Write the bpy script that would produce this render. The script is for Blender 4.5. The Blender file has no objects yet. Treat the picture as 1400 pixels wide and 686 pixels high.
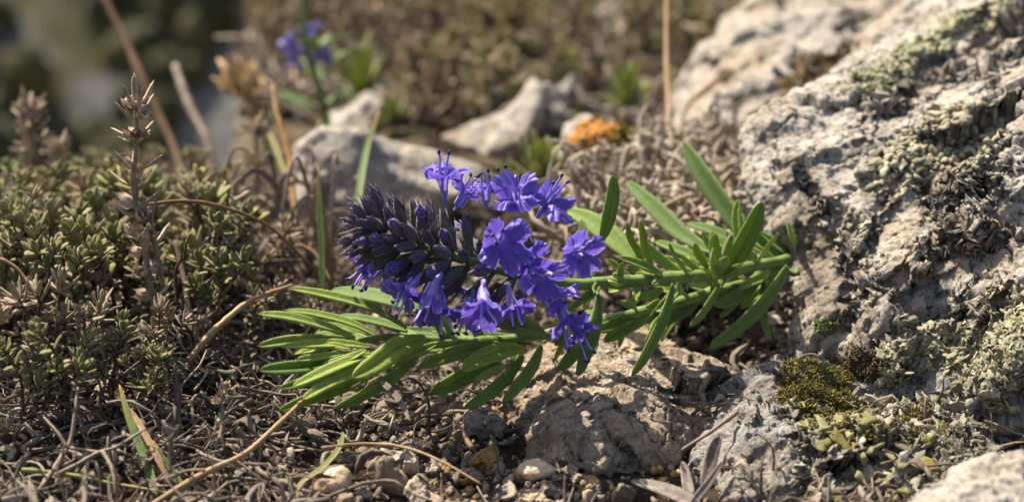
import bpy, math, random
import numpy as np

# ------------------------------------------------------------------ basics (1 unit = 1 cm)
SC = bpy.context.scene
COL = SC.collection
SC.unit_settings.system = 'METRIC'
SC.unit_settings.scale_length = 0.01
rng = np.random.default_rng(11)
PI = math.pi


def nrm(v):
    v = np.asarray(v, float)
    return v / (np.linalg.norm(v, axis=-1, keepdims=True) + 1e-12)


# ------------------------------------------------------------------ camera
PITCH = math.radians(17.0)
FW = np.array([0, math.cos(PITCH), -math.sin(PITCH)])
UP = np.array([0, math.sin(PITCH), math.cos(PITCH)])
RT = np.array([1.0, 0, 0])
CAM = np.array([0, -32.1, 13.3])
FILM = 0.6


def P(px, py, d):
    """a point seen at photograph pixel (px, py), d cm away along the view axis"""
    return CAM + d * (FW + (px - 700) / 1400 * FILM * RT + (343 - py) / 1400 * FILM * UP)


def to_px(V):
    q = V - CAM
    d = q @ FW
    return 700 + (q @ RT) / d / FILM * 1400, 343 - (q @ UP) / d / FILM * 1400, d


cam_d = bpy.data.cameras.new('camera')
cam = bpy.data.objects.new('camera', cam_d)
COL.objects.link(cam)
cam.location = CAM
cam.rotation_euler = (PI / 2 - PITCH, 0, 0)
cam_d.lens = 60
cam_d.sensor_width = 36
cam_d.clip_start = 1
cam_d.clip_end = 60000
cam_d.dof.use_dof = True
cam_d.dof.focus_distance = 33.2
cam_d.dof.aperture_fstop = 60e-3 / (2 * 0.235)
SC.camera = cam

# ------------------------------------------------------------------ noise (numpy)


def _hash(ix, iy, iz, seed):
    h = (ix.astype(np.int64) * 374761393 + iy.astype(np.int64) * 668265263 + iz.astype(np.int64) * 2147483647 + seed * 974711) & 0xFFFFFFFF
    h = ((h ^ (h >> 13)) * 1274126177) & 0xFFFFFFFF
    h = ((h ^ (h >> 16)) * 2246822519) & 0xFFFFFFFF
    return h ^ (h >> 15)


_G = nrm(np.random.default_rng(5).normal(size=(256, 3)))


def perlin(p, seed=0):
    p = np.asarray(p, float)
    i = np.floor(p).astype(np.int64)
    f = p - i
    w = f * f * f * (f * (f * 6 - 15) + 10)
    out = np.zeros(len(p))
    for dx in (0, 1):
        wx = w[:, 0] if dx else 1 - w[:, 0]
        for dy in (0, 1):
            wy = w[:, 1] if dy else 1 - w[:, 1]
            for dz in (0, 1):
                wz = w[:, 2] if dz else 1 - w[:, 2]
                g = _G[_hash(i[:, 0] + dx, i[:, 1] + dy, i[:, 2] + dz, seed) & 255]
                out += wx * wy * wz * (g[:, 0] * (f[:, 0] - dx) + g[:, 1] * (f[:, 1] - dy) + g[:, 2] * (f[:, 2] - dz))
    return out * 1.5


def fbm(p, oct=4, seed=0, gain=0.5, ridged=False):
    a, s, out = 1.0, 1.0, 0
    for k in range(oct):
        n = perlin(np.asarray(p) * s, seed + k * 17)
        if ridged:
            n = 0.5 - np.abs(n) * 1.6
        out = out + a * n
        a *= gain
        s *= 2.03
    return out


def voronoi(p, seed=0):
    """F1, F2 and a cell value"""
    p = np.asarray(p, float)
    i = np.floor(p).astype(np.int64)
    f1 = np.full(len(p), 9.0)
    f2 = np.full(len(p), 9.0)
    cid = np.zeros(len(p))
    for dx in (-1, 0, 1):
        for dy in (-1, 0, 1):
            for dz in (-1, 0, 1):
                h = _hash(i[:, 0] + dx, i[:, 1] + dy, i[:, 2] + dz, seed)
                q = np.stack([i[:, 0] + dx + (h & 1023) / 1023.0, i[:, 1] + dy + ((h >> 10) & 1023) / 1023.0,
                              i[:, 2] + dz + ((h >> 20) & 1023) / 1023.0], 1)
                d = np.linalg.norm(p - q, axis=1)
                c = ((h >> 5) & 4095) / 4095.0
                m1 = d < f1
                f2 = np.where(m1, f1, np.minimum(f2, d))
                cid = np.where(m1, c, cid)
                f1 = np.where(m1, d, f1)
    return f1, f2, cid


def chips(p, seed=0):
    """planar chips: each cell tilted its own way (sharp broken edges)"""
    p = np.asarray(p, float)
    i = np.floor(p).astype(np.int64)
    f1 = np.full(len(p), 9.0)
    out = np.zeros(len(p))
    for dx in (-1, 0, 1):
        for dy in (-1, 0, 1):
            for dz in (-1, 0, 1):
                h = _hash(i[:, 0] + dx, i[:, 1] + dy, i[:, 2] + dz, seed)
                q = np.stack([i[:, 0] + dx + (h & 1023) / 1023.0, i[:, 1] + dy + ((h >> 10) & 1023) / 1023.0,
                              i[:, 2] + dz + ((h >> 20) & 1023) / 1023.0], 1)
                o = p - q
                d = np.linalg.norm(o, axis=1)
                g = _G[(h >> 7) & 255]
                v = (o * g).sum(1) + (((h >> 3) & 255) / 255.0 - .5) * .35
                m = d < f1
                out = np.where(m, v, out)
                f1 = np.where(m, d, f1)
    return out


def sstep(a, b, x):
    t = np.clip((x - a) / (b - a), 0, 1)
    return t * t * (3 - 2 * t)


# ------------------------------------------------------------------ mesh helpers
class MB:
    """collects pieces of ONE mesh"""

    def __init__(s):
        s.v, s.q, s.t, s.a, s.n = [], [], [], [], 0

    def add(s, V, Q=None, T=None, tone=None):
        V = np.asarray(V, float)
        s.v.append(V)
        if Q is not None and len(Q):
            s.q.append(np.asarray(Q) + s.n)
        if T is not None and len(T):
            s.t.append(np.asarray(T) + s.n)
        if tone is None:
            tone = np.zeros((len(V), 3))
        tone = np.asarray(tone, float)
        if tone.ndim == 1:
            tone = np.tile(tone, (len(V), 1))
        s.a.append(tone)
        s.n += len(V)

    def mesh(s, name, mat, smooth=True, origin=None):
        V = np.concatenate(s.v)
        if origin is not None:
            V = V - np.asarray(origin)
        A = np.concatenate(s.a)
        Q = np.concatenate(s.q) if s.q else np.zeros((0, 4), int)
        T = np.concatenate(s.t) if s.t else np.zeros((0, 3), int)
        me = bpy.data.meshes.new(name)
        me.vertices.add(len(V))
        me.vertices.foreach_set('co', V.astype(np.float32).ravel())
        nl = Q.size + T.size
        me.loops.add(nl)
        me.loops.foreach_set('vertex_index', np.concatenate([Q.ravel(), T.ravel()]).astype(np.int32))
        npoly = len(Q) + len(T)
        me.polygons.add(npoly)
        st = np.concatenate([np.arange(len(Q)) * 4, Q.size + np.arange(len(T)) * 3])
        me.polygons.foreach_set('loop_start', st.astype(np.int32))
        me.polygons.foreach_set('use_smooth', np.full(npoly, smooth))
        me.update(calc_edges=True)
        at = me.attributes.new('tone', 'FLOAT_COLOR', 'POINT')
        at.data.foreach_set('color', np.concatenate([A, np.ones((len(A), 1))], 1).astype(np.float32).ravel())
        me.materials.append(mat)
        return me

    def build(s, name, mat, parent=None, smooth=True, origin=None):
        me = s.mesh(name, mat, smooth, origin)
        o = bpy.data.objects.new(name, me)
        COL.objects.link(o)
        if parent is not None:
            o.parent = parent
        if origin is not None and parent is None:
            o.location = origin
        return o


def tag(o, label=None, cat=None, group=None, kind=None):
    if label:
        o['label'] = label
    if cat:
        o['category'] = cat
    if group:
        o['group'] = group
    if kind:
        o['kind'] = kind
    return o


def empty(name, loc=(0, 0, 0)):
    o = bpy.data.objects.new(name, None)
    COL.objects.link(o)
    o.location = loc
    o.empty_display_size = 0.5
    return o


def copy_tree(o, parent=None):
    c = o.copy()
    COL.objects.link(c)
    if parent is not None:
        c.parent = parent
    for ch in list(o.children):
        copy_tree(ch, c)
    return c


def grid_quads(n, m, wrap=True):
    """rows n, ring m"""
    i = np.arange(n - 1)[:, None]
    j = np.arange(m if wrap else m - 1)[None, :]
    j2 = (j + 1) % m
    return np.stack([i * m + j, i * m + j2, (i + 1) * m + j2, (i + 1) * m + j], -1).reshape(-1, 4)


def spline(pts, n):
    """Catmull-Rom through the points"""
    p = np.asarray(pts, float)
    if len(p) == 2:
        return p[0] + (p[1] - p[0]) * np.linspace(0, 1, n)[:, None]
    e = np.concatenate([[2 * p[0] - p[1]], p, [2 * p[-1] - p[-2]]])
    t = np.linspace(0, len(p) - 1 - 1e-9, n)
    k = t.astype(int)
    f = (t - k)[:, None]
    a, b, c, d = e[k], e[k + 1], e[k + 2], e[k + 3]
    return 0.5 * (2 * b + (c - a) * f + (2 * a - 5 * b + 4 * c - d) * f ** 2 + (3 * b - a - 3 * c + d) * f ** 3)


def frames(C, hint):
    T = nrm(np.gradient(C, axis=0))
    N = np.zeros_like(C)
    h = np.asarray(hint, float)
    for k in range(len(C)):
        h = h - T[k] * (h @ T[k])
        l = np.linalg.norm(h)
        if l < 1e-6:
            h = np.cross(T[k], [0.3, 0.5, 0.8])
            l = np.linalg.norm(h)
        h = h / l
        N[k] = h
    S = np.cross(T, N)
    return T, N, S


def tube(mb, C, r, sides=6, tone=None, lump=0.0, hint=(0.1, 0.2, 1)):
    C = np.asarray(C, float)
    n = len(C)
    r = np.broadcast_to(np.asarray(r, float), (n,)).copy()
    T, N, S = frames(C, hint)
    a = np.arange(sides) / sides * 2 * PI
    rr = r[:, None] * (1 + lump * rng.normal(size=(n, sides)))
    V = C[:, None, :] + rr[..., None] * (np.cos(a)[None, :, None] * N[:, None, :] + np.sin(a)[None, :, None] * S[:, None, :])
    V = np.concatenate([V.reshape(-1, 3), C[:1] - T[:1] * r[0] * .5, C[-1:] + T[-1:] * r[-1] * .8])
    Q = grid_quads(n, sides)
    j = np.arange(sides)
    j2 = (j + 1) % sides
    b0, b1 = n * sides, n * sides + 1
    Tr = np.concatenate([np.stack([np.full(sides, b0), j2, j], 1), np.stack([np.full(sides, b1), (n - 1) * sides + j, (n - 1) * sides + j2], 1)])
    tn = None
    if tone is not None:
        v = np.concatenate([np.repeat(np.linspace(0, 1, n), sides), [0, 1]])
        tn = np.stack([np.full(len(V), tone[0]), np.full(len(V), tone[1]), v], 1)
    mb.add(V, Q, Tr, tn)


def blade(mb, C, w, th, up, ring=10, kind=0.0, rnd=None, groove=0.25, roll=0.0, fold=0.0, base=0.25, tipp=0.55, jag=0.0):
    """a leaf: a flattened closed body along C. w half-width. tone = kind, cross position, along"""
    C = np.asarray(C, float)
    n = len(C)
    s = np.linspace(0, 1, n)
    T, N, S = frames(C, up)
    prof = np.clip(np.minimum(1, (s / max(base, 1e-3)) ** 0.6 * 0.75 + 0.25), 0, 1)
    prof = prof * np.where(s > 1 - tipp, np.sqrt(np.clip(1 - np.clip((s - (1 - tipp)) / tipp, 0, 1) ** 2.2, 0.0008, 1)), 1.0)
    ww = w * prof
    tt = np.minimum(th * (0.35 + 0.65 * prof), ww * 0.8 + 1e-4)
    a = np.arange(ring) / ring * 2 * PI
    x = np.cos(a)
    z = np.sin(a)
    zt = np.where(z > 0, z * (0.55 + 0.45 * np.abs(x) ** 0.5) - groove * (1 - np.abs(x)) ** 1.5 * (z > 0.2), z * 0.9 - 0.5 * groove * (1 - np.abs(x)) ** 3 * 0)
    # keel below the midrib
    zt = np.where((z < -0.9), zt * 1.35, zt)
    X = ww[:, None] * x[None, :]
    if jag:
        X = X * (1 + jag * rng.normal(size=X.shape))
    Z = tt[:, None] * zt[None, :] + fold * np.abs(X) - roll * (np.abs(x)[None, :] ** 3) * ww[:, None]
    V = C[:, None, :] + X[..., None] * S[:, None, :] + Z[..., None] * N[:, None, :]
    V = V.reshape(-1, 3)
    tone = np.stack([np.full(n * ring, kind), np.tile(x * 0.5 + 0.5, n), np.repeat(s, ring)], 1)
    if rnd is not None:
        tone[:, 0] = np.clip(kind + rnd, 0, 1)
    Q = grid_quads(n, ring)
    V = np.concatenate([V, C[:1], C[-1:]])
    tone = np.concatenate([tone, [[kind, .5, 0]], [[kind, .5, 1]]])
    j = np.arange(ring)
    j2 = (j + 1) % ring
    Tr = np.concatenate([np.stack([np.full(ring, n * ring), j2, j], 1), np.stack([np.full(ring, n * ring + 1), (n - 1) * ring + j, (n - 1) * ring + j2], 1)])
    mb.add(V, Q, Tr, tone)


def basis(N, spin):
    """per-instance rotation matrices whose z is N"""
    N = nrm(N)
    ref = np.where(np.abs(N[:, 2:3]) < 0.9, np.array([[0, 0, 1.0]]), np.array([[1.0, 0, 0]]))
    X = nrm(np.cross(ref, N))
    Y = np.cross(N, X)
    c, s = np.cos(spin)[:, None], np.sin(spin)[:, None]
    return np.stack([X * c + Y * s, -X * s + Y * c, N], -1)      # columns


def scatter(mb, tv, Q, T, pos, Nn, scale, spin, tone):
    """tv (k,3) or (N,k,3) template; one mesh made of many copies"""
    n = len(pos)
    tv = np.asarray(tv, float)
    if tv.ndim == 2:
        tv = np.broadcast_to(tv, (n,) + tv.shape)
    k = tv.shape[1]
    sc = np.asarray(scale, float)
    if sc.ndim == 1:
        sc = sc[:, None]
    B = basis(Nn, spin)
    V = np.einsum('nij,nkj->nki', B, tv * sc[:, None, :]) + pos[:, None, :]
    off = (np.arange(n) * k)[:, None, None]
    tn = np.repeat(np.asarray(tone, float), k, axis=0)
    mb.add(V.reshape(-1, 3), (Q[None] + off).reshape(-1, 4) if Q is not None else None,
           (T[None] + off).reshape(-1, 3) if T is not None else None, tn)


def sphere_t(nr, ns):
    th = np.linspace(0.0, PI, nr)
    ph = np.arange(ns) / ns * 2 * PI
    V = np.stack([np.sin(th)[:, None] * np.cos(ph), np.sin(th)[:, None] * np.sin(ph), np.cos(th)[:, None] * np.ones(ns)], -1).reshape(-1, 3)
    return V, grid_quads(nr, ns)[:, ::-1]


# ------------------------------------------------------------------ materials
class NT:
    def __init__(s, name):
        s.m = bpy.data.materials.new(name)
        s.m.use_nodes = True
        s.t = s.m.node_tree
        s.t.nodes.clear()
        s.out = s.n('ShaderNodeOutputMaterial')

    def n(s, typ, **kw):
        nd = s.t.nodes.new(typ)
        for k, v in kw.items():
            setattr(nd, k, v)
        return nd

    def l(s, a, b):
        s.t.links.new(a, b)

    def setin(s, sock, v):
        if isinstance(v, bpy.types.NodeSocket):
            s.l(v, sock)
        else:
            sock.default_value = v if not (isinstance(v, tuple) and len(v) == 3 and sock.type == 'RGBA') else (*v, 1)

    def coord(s):
        return s.n('ShaderNodeTexCoord').outputs['Object']

    def noise(s, scale, detail=4, rough=0.55, vec=None, dist=0.0):
        nd = s.n('ShaderNodeTexNoise')
        nd.inputs['Scale'].default_value = scale
        nd.inputs['Detail'].default_value = detail
        nd.inputs['Roughness'].default_value = rough
        nd.inputs['Distortion'].default_value = dist
        s.l(vec if vec is not None else s.coord(), nd.inputs['Vector'])
        return nd.outputs['Fac']

    def voro(s, scale, feature='F1', vec=None, rnd=1.0):
        nd = s.n('ShaderNodeTexVoronoi', feature=feature)
        nd.inputs['Scale'].default_value = scale
        nd.inputs['Randomness'].default_value = rnd
        s.l(vec if vec is not None else s.coord(), nd.inputs['Vector'])
        return nd.outputs['Distance']

    def ramp(s, fac, stops, interp='LINEAR'):
        nd = s.n('ShaderNodeValToRGB')
        cr = nd.color_ramp
        cr.interpolation = interp
        while len(cr.elements) < len(stops):
            cr.elements.new(0.5)
        for e, (p, c) in zip(cr.elements, stops):
            e.position = p
            e.color = (*c, 1) if isinstance(c, tuple) else (c, c, c, 1)
        s.setin(nd.inputs['Fac'], fac)
        return nd.outputs['Color']

    def mix(s, f, a, b, mode='MIX'):
        nd = s.n('ShaderNodeMix', data_type='RGBA', blend_type=mode)
        s.setin(nd.inputs['Factor'], f)
        s.setin(nd.inputs['A'], a) if False else s.setin(nd.inputs[6], a)
        s.setin(nd.inputs[7], b)
        return nd.outputs[2]

    def math(s, op, a, b=0.0, clamp=False):
        nd = s.n('ShaderNodeMath', operation=op, use_clamp=clamp)
        s.setin(nd.inputs[0], a)
        s.setin(nd.inputs[1], b)
        return nd.outputs[0]

    def attr(s):
        a = s.n('ShaderNodeAttribute', attribute_name='tone')
        sp = s.n('ShaderNodeSeparateColor')
        s.l(a.outputs['Color'], sp.inputs['Color'])
        return sp.outputs[0], sp.outputs[1], sp.outputs[2]

    def rand(s):
        return s.n('ShaderNodeObjectInfo').outputs['Random']

    def bump(s, h, strength, dist, prev=None):
        nd = s.n('ShaderNodeBump')
        nd.inputs['Strength'].default_value = strength
        nd.inputs['Distance'].default_value = dist
        s.l(h, nd.inputs['Height'])
        if prev is not None:
            s.l(prev, nd.inputs['Normal'])
        return nd.outputs['Normal']

    def finish(s, col, rough=0.7, normal=None, sheen=0.0, trans=0.0, tcol=None, spec=0.3, sheen_tint=(1, 1, 1), sss=0.0):
        b = s.n('ShaderNodeBsdfPrincipled')
        s.setin(b.inputs['Base Color'], col)
        s.setin(b.inputs['Roughness'], rough)
        b.inputs['Specular IOR Level'].default_value = spec
        b.inputs['Sheen Weight'].default_value = sheen
        b.inputs['Sheen Roughness'].default_value = 0.4
        b.inputs['Sheen Tint'].default_value = (*sheen_tint, 1)
        if normal is not None:
            s.l(normal, b.inputs['Normal'])
        res = b.outputs[0]
        if trans > 0:
            t = s.n('ShaderNodeBsdfTranslucent')
            s.setin(t.inputs['Color'], tcol if tcol is not None else col)
            if normal is not None:
                s.l(normal, t.inputs['Normal'])
            mx = s.n('ShaderNodeMixShader')
            mx.inputs[0].default_value = trans
            s.l(res, mx.inputs[1])
            s.l(t.outputs[0], mx.inputs[2])
            res = mx.outputs[0]
        s.l(res, s.out.inputs['Surface'])
        return s.m


def rock_mat(name, light=(.45, .415, .365), mid=(.235, .212, .18), tan=(.38, .27, .16), dark=(.06, .05, .04), pits=0.7, tanamt=0.5, fine=1.0, gloss=.75, film=.62):
    m = NT(name)
    k, dk, ex = m.attr()          # dk: darkening (crust, moss bed, painted shade), ex: browning
    co = m.coord()
    n1 = m.noise(0.45 * fine, 6, .6, co, .4)
    n2 = m.noise(2.3 * fine, 8, .65, co, .3)
    n3 = m.noise(9 * fine, 6, .7, co)
    c = m.ramp(n2, [(.32, mid), (.5, light), (.68, tuple(min(1, x * 1.22) for x in light))])
    c = m.mix(m.ramp(n1, [(.47, 0.0), (.66, tanamt)]), c, tan)
    c = m.mix(m.ramp(n3, [(.40, .75), (.5, 0.0)]), c, tuple(x * .55 for x in mid))
    sp = m.voro(7.5 * fine, 'F1', co)
    spots = m.math('MULTIPLY', m.ramp(sp, [(.12, 1.0), (.3, 0.0)]), m.ramp(m.noise(1.3 * fine, 4, .6, co), [(.5, 0.0), (.62, pits)]))
    c = m.mix(spots, c, dark)
    # dark algal film in irregular patches
    film_ = m.ramp(m.noise(1.05 * fine, 9, .72, co, .6), [(.50, 0.0), (.66, film)])
    c = m.mix(film_, c, tuple(x * 1.7 for x in dark))
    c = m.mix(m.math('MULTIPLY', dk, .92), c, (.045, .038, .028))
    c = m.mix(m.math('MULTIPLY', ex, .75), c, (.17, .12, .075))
    h1 = m.noise(3.2 * fine, 9, .68, co, .2)
    h2 = m.noise(14 * fine, 7, .7, co)
    h3 = m.voro(11 * fine, 'SMOOTH_F1', co)
    nb = m.bump(h1, .6, .13)
    nb = m.bump(h3, .5, .05, nb)
    nb = m.bump(h2, .95, .06, nb)
    nb = m.bump(m.noise(38, 5, .7, co), .7, .02, nb)
    return m.finish(c, gloss, nb, spec=.25)


M = {}
M['boulder'] = rock_mat('limestone_boulder')
M['rock_back'] = rock_mat('limestone_far', light=(.38, .345, .30), mid=(.27, .24, .205), tan=(.36, .27, .17), fine=.7, pits=.2, tanamt=.8, film=.3)
M['stone_tan'] = rock_mat('tan_stone', light=(.51, .42, .32), mid=(.34, .265, .19), tan=(.40, .28, .165), pits=.8, tanamt=.7, fine=1.5)
M['stone_moss'] = rock_mat('grey_stone', light=(.36, .345, .32), mid=(.21, .20, .185), tan=(.34, .24, .13), pits=.9, tanamt=.4, fine=1.7)


def pebble_mat():
    m = NT('pebble')
    k, g, b = m.attr()
    co = m.coord()
    r = m.rand()
    c = m.ramp(k, [(0.0, (.34, .25, .17)), (.2, (.29, .25, .21)), (.4, (.46, .38, .29)), (.6, (.50, .29, .09)), (.8, (.52, .45, .35)), (1.0, (.62, .50, .37))])
    n = m.noise(5, 8, .68, co, .3)
    c = m.mix(m.ramp(n, [(.38, .6), (.55, 0.0)]), c, m.mix(.6, c, (.03, .022, .016)))
    c = m.mix(m.ramp(m.noise(16, 5, .7, co), [(.55, 0.0), (.66, .45)]), c, (.42, .37, .30))
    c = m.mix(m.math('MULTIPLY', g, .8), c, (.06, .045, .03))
    nb = m.bump(m.noise(9, 8, .7, co), .7, .06)
    nb = m.bump(m.noise(40, 4, .6, co), .5, .02, nb)
    return m.finish(c, .65, nb, spec=.3)


M['pebble'] = pebble_mat()
_pm = NT('smooth_pebble')
_co = _pm.coord()
_c = _pm.ramp(_pm.noise(3.0, 5, .6, _co, .4), [(.3, (.40, .27, .16)), (.5, (.56, .41, .27)), (.7, (.64, .51, .37))])
M['smooth'] = _pm.finish(_c, .38, _pm.bump(_pm.noise(22, 5, .6, _co), .25, .02), spec=.45)


def litter_mat():
    m = NT('dry_litter')
    k, g, b = m.attr()
    co = m.coord()
    c = m.ramp(k, [(0, (.05, .034, .023)), (.3, (.125, .09, .062)), (.55, (.225, .175, .125)), (.78, (.33, .26, .185)), (1, (.54, .465, .36))])
    c = m.mix(m.math('MULTIPLY', g, .35), c, (.26, .24, .22))
    c = m.mix(m.ramp(m.noise(14, 5, .7, co), [(.42, .6), (.58, 0.0)]), c, m.mix(.7, c, (.03, .02, .014)))
    nb = m.bump(m.noise(24, 5, .65, co), .6, .03)
    return m.finish(c, .75, nb, spec=.2, sheen=.1)


M['litter'] = litter_mat()


def straw_mat(name, stops):
    m = NT(name)
    k, g, b = m.attr()
    co = m.coord()
    c = m.ramp(b, stops)
    c = m.mix(m.ramp(m.noise(9, 6, .7, co), [(.40, .55), (.56, 0.0)]), c, m.mix(.6, c, (.05, .03, .015)))
    return m.finish(c, .55, m.bump(m.noise(30, 4, .6, co), .3, .02), spec=.35, trans=.12)


M['straw'] = straw_mat('straw', [(0, (.26, .165, .08)), (.5, (.42, .29, .15)), (1, (.34, .20, .09))])
M['straw_grey'] = straw_mat('grey_straw', [(0, (.22, .165, .115)), (1, (.31, .25, .19))])
M['straw_brown'] = straw_mat('brown_stalk', [(0, (.17, .095, .045)), (.6, (.25, .145, .07)), (1, (.2, .1, .05))])
M['straw_orange'] = straw_mat('orange_stalk', [(0, (.33, .2, .07)), (.5, (.50, .26, .08)), (1, (.40, .23, .1))])
M['grass'] = straw_mat('green_blade', [(0, (.13, .19, .04)), (.6, (.10, .17, .035)), (.85, (.22, .2, .05)), (1, (.40, .2, .06))])
M['grass_yellow'] = straw_mat('yellow_green_blade', [(0, (.16, .2, .05)), (.5, (.22, .22, .06)), (1, (.32, .25, .09))])


def foliage_mat(name, g0, g1, g2, dead0, dead1, sheen=.25, trans=.22):
    """tone.r 0 green .. 1 dead; tone.g cross; tone.b along"""
    m = NT(name)
    k, x, v = m.attr()
    co = m.coord()
    c = m.ramp(k, [(0, g0), (.25, g1), (.48, g2), (.62, dead0), (.85, dead1), (1, tuple(q * .5 for q in dead0))])
    # pale felt along the rolled margins, and the midrib line
    edge = m.math('ABSOLUTE', m.math('SUBTRACT', x, .5))
    c = m.mix(m.ramp(edge, [(.34, 0.0), (.5, .5)]), c, (.42, .36, .24))
    c = m.mix(m.ramp(edge, [(.0, .3), (.06, 0.0)]), c, tuple(q * .55 for q in g0))
    c = m.mix(m.ramp(v, [(.8, 0.0), (1, .5)]), c, (.30, .24, .13))
    c = m.mix(m.ramp(m.noise(11, 5, .7, co), [(.42, .55), (.58, 0.0)]), c, m.mix(.55, c, (.03, .03, .012)))
    r = m.rand()
    c = m.mix(m.math('MULTIPLY', r, .25), c, m.mix(.5, c, (.16, .12, .06)))
    nb = m.bump(m.noise(28, 4, .65, co), .4, .02)
    return m.finish(c, .62, nb, sheen=sheen, trans=trans, spec=.25)


M['thyme'] = foliage_mat('shrublet_leaf', (.17, .205, .045), (.27, .265, .085), (.40, .36, .17), (.35, .26, .15), (.45, .35, .24))
M['thyme_far'] = foliage_mat('pale_rosette_leaf', (.30, .39, .09), (.38, .43, .13), (.42, .41, .18), (.40, .31, .19), (.52, .43, .31), trans=.5)


def bark_mat():
    m = NT('woody_stem')
    co = m.coord()
    c = m.ramp(m.noise(6, 7, .7, co), [(.35, (.035, .022, .015)), (.5, (.085, .056, .04)), (.66, (.17, .125, .09))])
    nb = m.bump(m.noise(18, 6, .7, co, 1.0), .8, .05)
    return m.finish(c, .8, nb, spec=.2)


M['bark'] = bark_mat()


def dryhead_mat(name, a, b, c2):
    m = NT(name)
    k, g, v = m.attr()
    co = m.coord()
    c = m.ramp(m.noise(5, 6, .65, co), [(.33, a), (.5, b), (.66, c2)])
    c = m.mix(m.ramp(m.noise(22, 4, .6, co), [(.4, .5), (.55, 0.0)]), c, tuple(q * .35 for q in a))
    return m.finish(c, .7, m.bump(m.noise(26, 5, .65, co), .5, .03), sheen=.25, trans=.12, spec=.2)


M['dryhead'] = dryhead_mat('dry_calyx', (.30, .215, .14), (.48, .37, .255), (.60, .50, .37))
M['dryhead_gold'] = dryhead_mat('golden_calyx', (.45, .28, .12), (.62, .43, .22), (.7, .54, .33))


def hyssop_leaf_mat():
    m = NT('hyssop_leaf')
    k, x, v = m.attr()
    co = m.coord()
    c = m.ramp(k, [(0, (.07, .135, .024)), (.35, (.155, .26, .038)), (.7, (.29, .40, .052)), (1, (.40, .50, .085))])
    edge = m.math('ABSOLUTE', m.math('SUBTRACT', x, .5))
    c = m.mix(m.ramp(edge, [(.40, 0.0), (.5, .42)]), c, (.27, .33, .15))
    c = m.mix(m.ramp(edge, [(.0, .6), (.06, 0.0)]), c, (.05, .10, .02))
    vv_ = m.n('ShaderNodeCombineXYZ')
    m.l(m.math('MULTIPLY', edge, 5.0), vv_.inputs[0])
    m.l(m.math('MULTIPLY', m.math('SUBTRACT', v, m.math('MULTIPLY', edge, .35)), 16.0), vv_.inputs[1])
    side = m.noise(1.0, 2, .5, vv_.outputs[0])
    c = m.mix(m.ramp(side, [(.38, .28), (.5, 0.0)]), c, (.075, .14, .026))
    c = m.mix(m.math('MULTIPLY', m.ramp(v, [(.9, 0.0), (.99, .8)]), m.ramp(m.noise(1.3, 2, .5, co), [(.48, 0.0), (.6, 1.0)])), c, (.22, .13, .05))
    nn = m.noise(7, 6, .65, co)
    c = m.mix(m.ramp(nn, [(.36, .5), (.56, 0.0)]), c, m.mix(.45, c, (.02, .05, .012)))
    c = m.mix(m.ramp(m.noise(34, 3, .6, co), [(.56, 0.0), (.70, .4)]), c, (.34, .38, .24))
    c = m.mix(m.ramp(m.noise(3.1, 4, .6, co), [(.66, 0.0), (.72, .6)]), c, (.20, .15, .05))
    nb = m.bump(m.noise(12, 5, .6, co), .35, .05)
    nb = m.bump(m.noise(60, 3, .6, co), .4, .012, nb)
    return m.finish(c, .6, nb, sheen=.45, trans=.36, tcol=m.mix(.5, c, (.34, .46, .03)), spec=.35)


M['hleaf'] = hyssop_leaf_mat()
_s = NT('hyssop_stem')
_c = _s.ramp(_s.noise(4, 6, .6), [(.35, (.10, .17, .035)), (.6, (.20, .28, .07))])
M['hstem'] = _s.finish(_c, .5, _s.bump(_s.noise(24, 4, .6), .35, .03), sheen=.3, trans=.15, spec=.3)


def petal_mat(name, a, b):
    m = NT(name)
    k, x, v = m.attr()        # k random, x angle, v along
    co = m.coord()
    c = m.ramp(v, [(0, (.36, .31, .72)), (.40, (.40, .33, .78)), (.55, a), (.85, a), (1, tuple(q * 1.12 for q in b))])
    vein = m.n('ShaderNodeTexWave', wave_type='BANDS', bands_direction='X')
    cx = m.n('ShaderNodeCombineXYZ')
    m.l(x, cx.inputs[0])
    m.l(m.math('MULTIPLY', v, .03), cx.inputs[1])
    m.l(cx.outputs[0], vein.inputs['Vector'])
    vein.inputs['Scale'].default_value = 7.5
    vein.inputs['Distortion'].default_value = 1.2
    c = m.mix(m.ramp(vein.outputs['Fac'], [(.0, .5), (.3, 0.0)]), c, tuple(q * .5 for q in a))
    n = m.noise(6, 5, .6, co)
    c = m.mix(m.ramp(n, [(.35, .35), (.6, 0.0)]), c, tuple(q * .55 for q in a))
    sp = m.voro(26, 'F1', co)
    c = m.mix(m.math('MULTIPLY', m.ramp(sp, [(.07, .65), (.14, 0.0)]), m.ramp(m.noise(3, 3, .5, co), [(.47, 0.0), (.6, 1.0)])), c, (.55, .55, .85))
    c = m.mix(m.math('MULTIPLY', k, .4), c, (.10, .055, .40))
    nb = m.bump(vein.outputs['Fac'], .12, .03)
    nb = m.bump(m.noise(30, 4, .6, co), .3, .02, nb)
    return m.finish(c, .42, nb, sheen=.12, trans=.38, tcol=c, spec=.4, sheen_tint=(.8, .8, 1))


M['petal'] = petal_mat('violet_petal', (.19, .125, .62), (.29, .215, .78))
_s = NT('stamen')
M['stamen'] = _s.finish((.42, .36, .80), .5, trans=.2)
_s = NT('anther')
M['anther'] = _s.finish((.05, .028, .12), .6, _s.bump(_s.noise(40, 3), .6, .03))


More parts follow.
